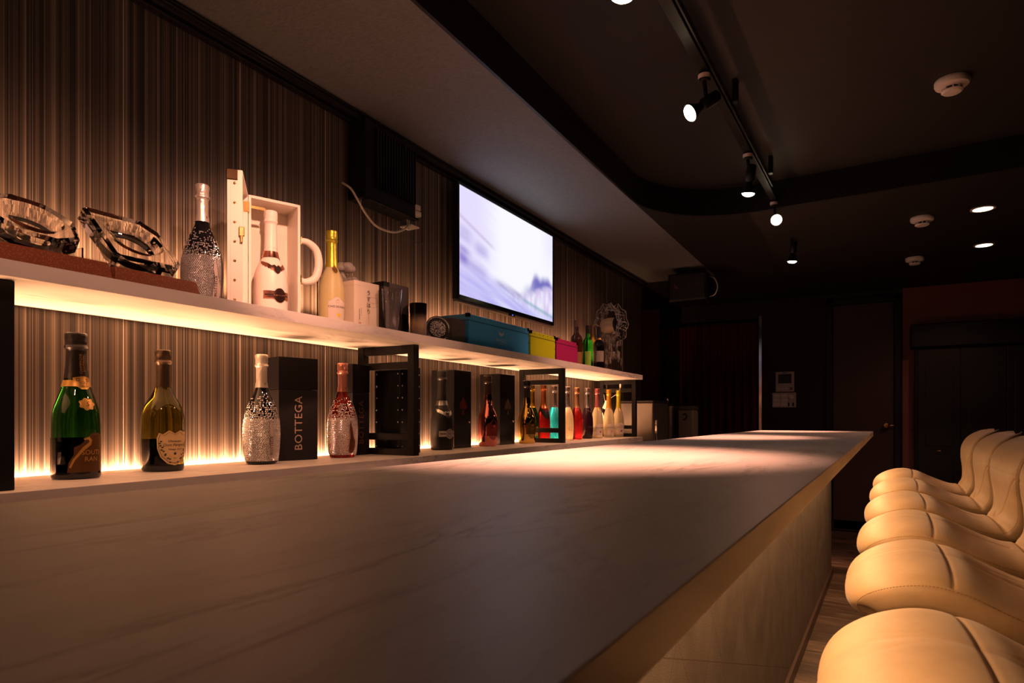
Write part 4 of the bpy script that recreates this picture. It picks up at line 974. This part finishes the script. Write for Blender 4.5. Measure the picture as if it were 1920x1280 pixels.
# --- liquor bottles at the far end
t, b, rf = bottle('liquor_bottle', 'dark brown liquor bottle with cork stopper behind the pink case', -1.57, 3.585, UP, .300, .036, BDX, mat('brown_glass', (.05, .018, .008), .06), mat('cork_dark', (.12, .05, .025), .6), .86, crown=False, wrink=.01)
print_on(t, 'front_label', poly_bm(rect(.050, .085)), mat('amber_label', (.28, .11, .03), .5), rf, camang(-1.57, 3.585, 30), .06)
t, b, rf = bottle('liquor_bottle', 'bright green liquor bottle with black cap on the upper shelf', -1.545, 3.700, UP, .278, .035, BDX, glassm('bright_green_glass', (.05, .75, .06), .03), mat('black_foil'), .84, crown=False, wrink=.01)
print_on(t, 'front_label', poly_bm(rect(.038, .09)), mat('lime_label', (.30, .55, .06), .5), rf, camang(-1.545, 3.70, 5), .07)
t, b, rf = bottle('liquor_bottle', 'pale gold liquor bottle with brown cap beside the green one', -1.625, 3.968, UP, .320, .034, BDX, glassm('pale_gold_glass', (.72, .48, .10), .03), mat('brown_cap', (.10, .045, .02), .5), .80, crown=False, wrink=.01)
print_on(t, 'front_label', poly_bm(rect(.05, .12)), LABP, rf, camang(-1.625, 3.968, 15), .08)
t, b, rf = bottle('liquor_bottle', 'black wine bottle with cream label beside the crystal lamp', -1.545, 3.890, UP, .290, .036, BDX, DGLASS, mat('black_foil'), .76, crown=False, wrink=.01)
print_on(t, 'front_label', poly_bm(rect(.055, .07)), mat('grey_cream_label', (.40, .33, .28), .6), rf, camang(-1.545, 3.89, 15), .10)
print_on(t, 'neck_band', poly_bm(rect(.075, .012)), GOLDP, rf, camang(-1.545, 3.89, 0), .215, .0016)
t = thing('stopper_jar', 'small brown jar with a domed lid behind the pink case', 'jar', (-1.64, 3.475, UP))
obj('jar', lathe([(.03, 0), (.042, .01), (.045, .09), (.034, .135)], 28), mat('brown_glass'), t, True, angle=40)
obj('domed_lid', lathe([(.036, .135), (.046, .140), (.044, .158), (.022, .170), (.010, .172), (.012, .182), (.002, .188)], 28), mat('amber_lid', (.22, .07, .025), .3), t, True, angle=40)

# --- clear acrylic lamp: fretted side plates, cream drum, black disc, hanging glass drops
t = thing('acrylic_lamp', 'clear acrylic crystal lamp with cream drum, at the end of the upper shelf', 'lamp', (-1.555, 4.120, UP))
EDGEA = mat('acrylic_edge', (.97, .93, .88), .06, 0, .80, 1.45)
def plate(yy, zc, rx, rz, name):
    n = 40; outer = []; inner = []
    for k in range(n):
        a = 2 * math.pi * k / n; w = 1 + .075 * math.cos(10 * a)
        outer.append(Vector((rx * w * math.cos(a), yy, zc + rz * w * math.sin(a))))
        inner.append(Vector((rx * w * .84 * math.cos(a), yy, zc + rz * w * .84 * math.sin(a))))
    bm = tube(outer, .0030, 6, closed=True); tube(inner, .0022, 6, bm, closed=True)
    for k in range(0, n, 4): tube([inner[k], outer[k]], .0028, 6, bm)
    obj(name, bm, EDGEA, t, True)
YA, YB = -.055, .075; zc = .345
plate(YA, zc, .088, .128, 'fretted_plate'); plate(YB, zc, .100, .142, 'fretted_plate'); plate(.010, zc, .076, .118, 'fretted_plate')
dx_ = Matrix.Translation((0, .01, zc - .010)) @ Matrix.Rotation(R(-18), 4, 'Z') @ Matrix.Rotation(R(90), 4, 'Y')
obj('drum', xf(lathe([(.002, -.055), (.048, -.055), (.052, .0), (.048, .060), (.002, .060)], 36, cap=False), dx_), mat('cream_drum', (.80, .64, .44), .5, sub=.1), t, True, angle=40)
obj('black_disc', xf(lathe([(.002, .0605), (.054, .0605), (.054, .070), (.002, .071)], 36, cap=False), dx_), BLACK, t, True, angle=40)
rods = bmesh.new()
for k in range(12):
    a = 2 * math.pi * k / 12 + .1; r1, r2 = .078, .092
    tube([(r1 * math.cos(a), YA, zc + 1.15 * r1 * math.sin(a)), (r2 * math.cos(a), YB, zc + 1.15 * r2 * math.sin(a))], .0035, 6, rods)
    b2 = bmesh.new(); bmesh.ops.create_icosphere(b2, subdivisions=1, radius=.0085); merge(rods, b2, Matrix.Translation((r1 * math.cos(a), YA - .004, zc + 1.15 * r1 * math.sin(a))))
tag(obj('cross_rods', rods, EDGEA, t), kind='stuff')
rnd = random.Random(5); dp = bmesh.new()
for k in range(34):
    a = rnd.uniform(0, 6.28); q = .075 * math.sqrt(rnd.random()); zz = rnd.uniform(.085, .215); fy = q * math.sin(a) + .01
    merge(dp, lathe([(.001, -.024), (.0075, -.018), (.0055, .004), (.0085, .018), (.001, .022)], 7), Matrix.Translation((q * math.cos(a), fy, zz)) @ Matrix.Rotation(rnd.uniform(-.5, .5), 4, 'X'))
for k in range(26):
    a = rnd.uniform(0, 6.28); q = rnd.uniform(.055, .098)
    c = Vector((q * math.cos(a), rnd.uniform(YA, YB), zc + q * 1.15 * math.sin(a))); d = Vector((rnd.uniform(-1, 1), rnd.uniform(-1, 1), rnd.uniform(-1, 1))).normalized() * .028
    tube([c - d, c + d], .0024, 5, dp)
tag(obj('glass_drops', dp, EDGEA, t), kind='stuff')
for sx in (-1, 1): obj('foot', tube([(sx * .075, .01, 0), (sx * .080, .01, .12), (sx * .082, .01, .26)], .0042, 8), ACRYL, t, True)
obj('stem', tube([(0, .01, .08), (0, .01, .28)], .006, 8), ACRYL, t, True)
obj('foot_bar', tube([(-.078, .01, .006), (.078, .01, .006)], .0045, 8), ACRYL, t, True)

# ================================================================== WALL EQUIPMENT
t = thing('television', 'wall mounted flat television showing a blurred street scene', 'television', (0, 0, 0))
ty0, ty1, tz0, tz1 = 2.473, 3.480, 1.650, 2.168
xs_ = -1.683
hs = bmesh.new(); box(xs_ - .030, xs_ - .002, ty0 - .012, ty1 + .012, tz0 - .020, tz1 + .012, .002, hs); box(xs_ - .055, xs_ - .030, ty0 + .1, ty1 - .1, tz0 + .06, tz1 - .06, .004, hs)
obj('housing', hs, mat('tv_black', (.010, .010, .012), .3), t)
bz = bmesh.new()
for a in ((ty0 - .013, ty0, tz0 - .021, tz1 + .013), (ty1, ty1 + .013, tz0 - .021, tz1 + .013), (ty0, ty1, tz0 - .021, tz0), (ty0, ty1, tz1, tz1 + .013)): box(xs_ - .004, xs_ + .004, *a, .001, bz)
obj('bezel', bz, mat('tv_gloss_bezel', (.008, .008, .010), .15), t)
NU, NV = 120, 64; sb = bmesh.new(); grid = [[sb.verts.new((xs_, ty0 + (ty1 - ty0) * i / NU, tz0 + (tz1 - tz0) * j / NV)) for i in range(NU + 1)] for j in range(NV + 1)]
for j in range(NV):
    for i in range(NU): sb.faces.new((grid[j][i], grid[j][i + 1], grid[j + 1][i + 1], grid[j + 1][i]))
scr_m = bpy.data.materials.new('lit_screen'); scr_m.use_nodes = True; nt = scr_m.node_tree; b = nt.nodes['Principled BSDF']
at = nt.nodes.new('ShaderNodeVertexColor'); at.layer_name = 'picture'; nt.links.new(at.outputs['Color'], b.inputs['Emission Color']); b.inputs['Emission Strength'].default_value = TV_GAIN; b.inputs['Base Color'].default_value = (.01, .01, .01, 1); b.inputs['Roughness'].default_value = .2
scr = obj('screen', sb, scr_m, t)
ca = scr.data.color_attributes.new('picture', 'FLOAT_COLOR', 'POINT')
def smst(a, b, x): q = max(0., min(1., (x - a) / (b - a))); return q * q * (3 - 2 * q)
def mixc(a, b, f): return tuple(p + (q - p) * f for p, q in zip(a, b))
for i, v in enumerate(scr.data.vertices):
    s = (v.co.y - ty0) / (ty1 - ty0); w = (v.co.z - tz0) / (tz1 - tz0)
    nz = noise.noise(Vector((s * 1.6 + w * 1.0, w * 22 + s * 10, 3.3))); nz2 = noise.noise(Vector((s * 30, w * 5, 8.1))); nz3 = noise.noise(Vector((s * 4, w * 34 + s * 15, 1.3)))
    c = mixc((.80, .77, .98), (.93, .93, 1.0), smst(.02, .42, s))                       # pale sky
    c = mixc(c, (.72, .68, .95), .45 * smst(.80, 1.0, s) * smst(.45, .9, w))
    lf = 1 - smst(.16, .40, s + .06 * nz)                                                # blurred white building at left
    c = mixc(c, (.74, .66, .95), lf * .55)
    eave = math.exp(-((w - (.73 - .55 * s)) / .016) ** 2) * (1 - smst(.27, .36, s)); c = mixc(c, (.46, .33, .60), .55 * eave)
    for (wa, wb, sa, sb2, kk) in ((.50, .61, .00, .10, .5), (.47, .56, .15, .25, .6), (.27, .42, .00, .08, .95), (.26, .36, .10, .24, .5)):
        k = smst(sa - .05, sa + .03, s) * (1 - smst(sb2 - .04, sb2 + .05, s)); ww = w + .30 * (s - .1)
        k *= smst(wa - .05, wa + .04, ww) * (1 - smst(wb - .04, wb + .05, ww)); c = mixc(c, (.26, .20, .62), k * kk * (.8 + .4 * nz))
    top = .17 + .28 * smst(.50, .84, s) + .035 * math.sin(s * 42) * smst(.60, .72, s) + .05 * math.exp(-((s - .87) / .03) ** 2) + .03 * math.exp(-((s - .75) / .03) ** 2)
    hz = .15 + .22 * smst(.50, 1.0, s)
    roof = smst(.50, .70, s) * smst(hz - .06, hz + .05, w + .02 * nz3) * (1 - smst(top - .07, top + .05, w)); c = mixc(c, (.07, .05, .46), roof * (.25 + .62 * smst(.62, .80, s)))
    ter = smst(.40, .56, s) * (1 - smst(hz - .01, hz + .06, w)) * smst(.03, .12, w + .10 * (s - .6)); c = mixc(c, (.62, .50, .82), min(1, ter * max(0, .50 + .75 * nz2)))
    dk = math.exp(-((w - (.245 - .33 * (s - .34))) / .035) ** 2) * smst(.30, .40, s) * (1 - smst(.55, .66, s)); c = mixc(c, (.17, .10, .36), dk * (.65 + .5 * nz3))
    road = 1 - smst(-.02, .14, w - (.20 - .22 * smst(.15, .95, s))); c = mixc(c, (.47, .45, .88), road * min(1, .80 + .40 * nz3))
    gr = math.exp(-((w - (.155 - .26 * (s - .6))) / .020) ** 2) * smst(.55, .68, s); c = mixc(c, (.08, .34, .42), gr * .6)
    ca.data[i].color = (*[max(0, q) for q in c], 1)
obj('speaker_bar', box(xs_ - .028, xs_ - .002, ty0 - .012, ty1 + .012, tz0 - .034, tz0 - .021, .003), mat('tv_speaker_grey', (.20, .17, .15), .5), t)
obj('badge', box(xs_ - .012, xs_ + .006, (ty0 + ty1) / 2 - .03, (ty0 + ty1) / 2 + .03, tz0 - .034, tz0 - .022, .002), mat('tv_gloss_bezel'), t)
obj('standby_light', box(xs_ + .005, xs_ + .0066, (ty0 + ty1) / 2 - .006, (ty0 + ty1) / 2 + .006, tz0 - .030, tz0 - .026), mat('blue_standby', (.02, .02, .1), .4, emit=(.1, .15, 1.), estr=2.), t)
obj('wall_mount', box(XW + .001, xs_ - .055, ty0 + .25, ty1 - .25, tz0 + .1, tz1 - .1), BLACKM, t)

t = thing('ventilator', 'black wall ventilator with upright fins left of the television', 'ventilator', (0, 0, 0))
vy0, vy1, vz0, vz1, vx = 1.812, 2.115, 1.905, 2.205, -1.645
obj('housing', box(XW + .001, vx - .012, vy0, vy1, vz0, vz1, .004), BLACK, t)
for k in range(15):
    yy = vy0 + .05 + k * .0165; obj('fin', box(vx - .012, vx + .004, yy, yy + .006, vz0 + .05, vz1 - .03, .001), mat('gloss_black_fin', (.012, .012, .013), .18), t)
obj('lower_rail', box(vx - .03, vx + .004, vy0, vy1, vz0 - .012, vz0 - .004, .001), mat('gloss_black_fin'), t); obj('lower_rail', box(vx - .05, vx - .02, vy0, vy1, vz0 + .016, vz0 + .024, .001), mat('gloss_black_fin'), t)
obj('power_cable', tube(smooth_path([(-1.70, 1.735, 1.940), (-1.66, 1.736, 1.912), (-1.645, 1.752, 1.878), (-1.64, 1.79, 1.835), (-1.64, 1.84, 1.805), (-1.64, 1.90, 1.798), (-1.64, 1.97, 1.808), (-1.65, 2.05, 1.850), (-1.68, 2.10, 1.90), (-1.705, 2.145, 1.935)], 8), .0042, 8), CREAM, t, smooth=True)
tag(obj('pull_cord', tube([(-1.655, 1.784, 1.885), (-1.655, 1.784, 1.50), (-1.655, 1.784, 1.44)], .0018, 6), CREAM, smooth=True), 'thin cream cord hanging straight down from the ventilator', 'cord')
tag(obj('thin_wire', tube(smooth_path([(-1.70, 2.07, 1.885), (-1.70, 2.09, 1.85), (-1.70, 2.15, 1.825), (-1.70, 2.22, 1.83), (-1.748, 2.28, 1.845)], 8), .0012, 6), mat('dark_wire', (.06, .05, .045), .5), smooth=True), 'thin dark wire looping below the wall socket', 'wire')
t = thing('wall_socket', 'cream wall socket with plugs right of the ventilator', 'socket', (-1.75, 2.165, 1.945))
obj('plate', box(0, .008, -.035, .035, -.055, .055, .002), mat('smoked_plate', (.07, .06, .055), .3), t)
for dz, w in ((.028, .026), (.002, .03)): obj('plug', box(.008, .062, -w, w, dz - .012, dz + .011, .004), CREAM, t)
obj('bracket', xf(box(-.002, .06, -.028, .028, -.003, .003, .001), Matrix.Translation((.0, -.01, -.058))), CREAM, t)
obj('clip', xf(box(-.004, .004, -.004, .004, -.028, .028, .002), Matrix.Translation((.055, -.055, -.052)) @ Matrix.Rotation(R(12), 4, 'X')), CREAM, t)

# ================================================================== FAR END OF THE ROOM
STEEL = mat('brushed_steel', (.42, .38, .34), .32, .85)
t = thing('kitchen_fridge', 'small steel fridge beyond the end of the shelves', 'fridge', (-1.74, 4.75, 0))
obj('body', box(0, .295, 0, .42, .02, 1.185, .008), STEEL, t); obj('top_lid', box(-.002, .297, -.002, .422, 1.186, 1.20, .004), mat('dark_steel', (.10, .09, .08), .4, .6), t)
obj('door_line', box(.2951, .297, .01, .41, .70, .708), BLACK, t); obj('handle', box(.296, .318, .03, .045, .80, 1.05, .004), CHROME, t)
t = thing('water_dispenser', 'dark steel dispenser with a small tap beside the fridge', 'dispenser', (-1.52, 5.42, 0))
obj('body', prism([(.075 * math.copysign(abs(math.cos(a)) ** .5, math.cos(a)), .10 * math.copysign(abs(math.sin(a)) ** .5, math.sin(a))) for a in [k * math.pi / 14 for k in range(28)]], 0, 1.165, .004), mat('dark_steel2', (.30, .27, .25), .3, .8), t)
obj('lid', prism([(.078 * math.copysign(abs(math.cos(a)) ** .5, math.cos(a)), .103 * math.copysign(abs(math.sin(a)) ** .5, math.sin(a))) for a in [k * math.pi / 14 for k in range(28)]], 1.166, 1.185, .004), BLACK, t)
obj('tap', tube(smooth_path([(.02, -.06, 1.185), (.02, -.06, 1.225), (.02, -.085, 1.235), (.02, -.095, 1.215)], 6), .008, 8), CHROME, t, True)
t = thing('waste_bin', 'pale lidded bin with a hook handle near the red curtain', 'bin', (-1.345, 5.42, 0))
obj('body', box(-.062, .062, -.09, .09, 0, 1.13, .008), mat('pale_bin', (.30, .26, .23), .45), t); obj('lid', box(-.064, .064, -.092, .092, 1.131, 1.165, .006), mat('dark_bin_lid', (.10, .085, .08), .5), t)
obj('hook_handle', tube(smooth_path([(-.02, -.092, 1.09), (.0, -.11, 1.10), (.015, -.115, 1.08), (.005, -.112, 1.055), (-.015, -.10, 1.05)], 6), .005, 8), BLACK, t, True)
t = thing('wall_speaker', 'black loudspeaker hung below the ceiling above the red curtain', 'speaker', (-1.24, 5.06, SOF))
obj('body', box(-.15, .15, -.10, .12, -.27, -.05, .012), BLACK, t); obj('grille', box(-.135, .135, -.108, -.1005, -.255, -.065, .003), mat('black_cloth', (.016, .014, .015), .9), t)
obj('bracket', box(-.02, .02, -.02, .02, -.052, 0, .002), BLACKM, t)
obj('badge', flat(text_bm('DAM', .042), (.055, -.1085, -.15), (1, 0, 0), (0, 0, 1), .001), mat('dim_brown_ink', (.06, .022, .018), .5), t)
obj('corner_mark', flat(poly_bm([(-.02, .03), (-.012, .004), (.014, -.02), (-.02, -.02)]), (-.075, -.1085, -.15), (1, 0, 0), (0, 0, 1), .001), mat('dim_red_ink', (.16, .025, .02), .5), t)
obj('cable', tube(smooth_path([(.15, .0, -.08), (.19, -.02, -.10), (.21, .0, -.16), (.19, .0, -.22), (.15, .0, -.235)], 6), .004, 6), CREAM, t, True)
t = thing('curtain', 'dark red curtain hanging in the kitchen doorway', 'curtain', (0, 0, 0))
cb_ = bmesh.new(); n = 140; z0, z1 = .02, 2.02; ring = []
for k in range(n + 1):
    xx = -1.975 + .985 * k / n; yy = Y1 - .06 + .018 * math.sin(k * .55) + .008 * math.sin(k * .21 + 1)
    ring.append([cb_.verts.new((xx, yy + e, z)) for e, z in ((0, z0), (0, z1), (.003, z1), (.003, z0))])
for k in range(n):
    for i in range(4): cb_.faces.new((ring[k][i], ring[k][(i + 1) % 4], ring[k + 1][(i + 1) % 4], ring[k + 1][i]))
obj('cloth', cb_, mat('dark_red_cloth', (.075, .007, .009), .85), t, True, angle=60)
obj('rod', tube([(-1.98, Y1 - .06, 2.035), (-.985, Y1 - .06, 2.035)], .012, 10), BLACKM, t, True)
for sx in (-1.97, -1.0): obj('rod_bracket', box(sx - .008, sx + .008, Y1 - .06, Y1 - .001, 2.025, 2.045), BLACKM, t)
tag(obj('metal_door_edge', box(-.975, -.945, Y1 - .045, Y1 - .0005, 0, 2.086, .002), mat('polished_steel_strip', (.70, .66, .66), .12, 1.)), 'tall polished metal edging strip right of the red curtain', 'edging')
t = thing('intercom_monitor', 'white intercom monitor with a black screen on the dark wall', 'intercom', (-.735, Y1, 1.42))
PL = mat('grey_white_plastic', (.50, .44, .44), .45)
obj('body', box(-.086, .086, -.028, -.0005, -.10, .10, .006), PL, t); obj('display', box(-.060, .060, -.031, -.028, -.030, .075, .001), mat('dark_display', (.012, .02, .022), .15), t)
obj('key_strip', box(-.058, .058, -.0315, -.0295, -.028, -.018), WHITE, t)
obj('speaker_slot', box(-.02, .02, -.030, -.028, .084, .090), BLACK, t)
for k in range(3): obj('button', box(-.066 + k * .035, -.044 + k * .035, -.031, -.028, -.075, -.060, .001), WHITE, t)
obj('call_button', box(.048, .068, -.031, -.028, -.082, -.056, .001), mat('dark_grey_button', (.10, .10, .10), .5), t)
t = thing('switch_panel', 'pale switch panel with small buttons below the intercom', 'switch panel', (-.744, Y1, 1.24))
obj('plate', box(-.110, .110, -.014, -.0005, -.074, .074, .006), PL, t)
for i in range(2):
    for j in range(3): obj('switch', box(-.10 + i * .072, -.038 + i * .072, -.017, -.0135, -.062 + j * .042, -.024 + j * .042, .002), WHITE, t)
obj('dial', xf(lathe([(.026, 0), (.026, .006), (.020, .010), (.002, .011)], 28), Matrix.Translation((.065, -.014, .025)) @ Matrix.Rotation(R(90), 4, 'X')), WHITE, t, True, angle=40)
for k in range(2): obj('indicator', box(.036 + k * .04, .050 + k * .04, -.0165, -.0135, -.062, -.025, .001), BLACK, t)
t = thing('panelled_wardrobe', 'black panelled double cupboard with a cornice against the red far wall', 'cupboard', (0, 0, 0))
xa, xb, yf = .345, 1.62, Y1 - .18
obj('carcass', box(xa, xb, yf, Y1 - .013, 0, 1.70, .003), BLACK, t)
obj('cornice', box(xa - .035, xb + .035, yf - .05, Y1 - .013, 1.68, 1.885, .010), BLACK, t)
GB = mat('satin_black', (.014, .012, .014), .32)
for k in range(4):
    a = xa + .02 + k * .312; d = obj('door', box(a, a + .305, yf - .020, yf - .001, .06, 1.66, .003), GB, t)
    for z0_, z1_ in ((.13, .74), (.82, 1.58)):
        p = prism([(a + .05, z0_), (a + .255, z0_), (a + .255, z1_ - .04), (a + .205, z1_ - .015), (a + .15, z1_), (a + .10, z1_ - .015), (a + .05, z1_ - .04)], 0, .008, .003)
        obj('raised_panel', xf(p, Matrix.Translation((0, yf - .020, 0)) @ Matrix.Rotation(R(90), 4, 'X')), GB, d)
    obj('pull', box(a + .14, a + .165, yf - .034, yf - .020, .775, .785, .002), mat('brass'), d)
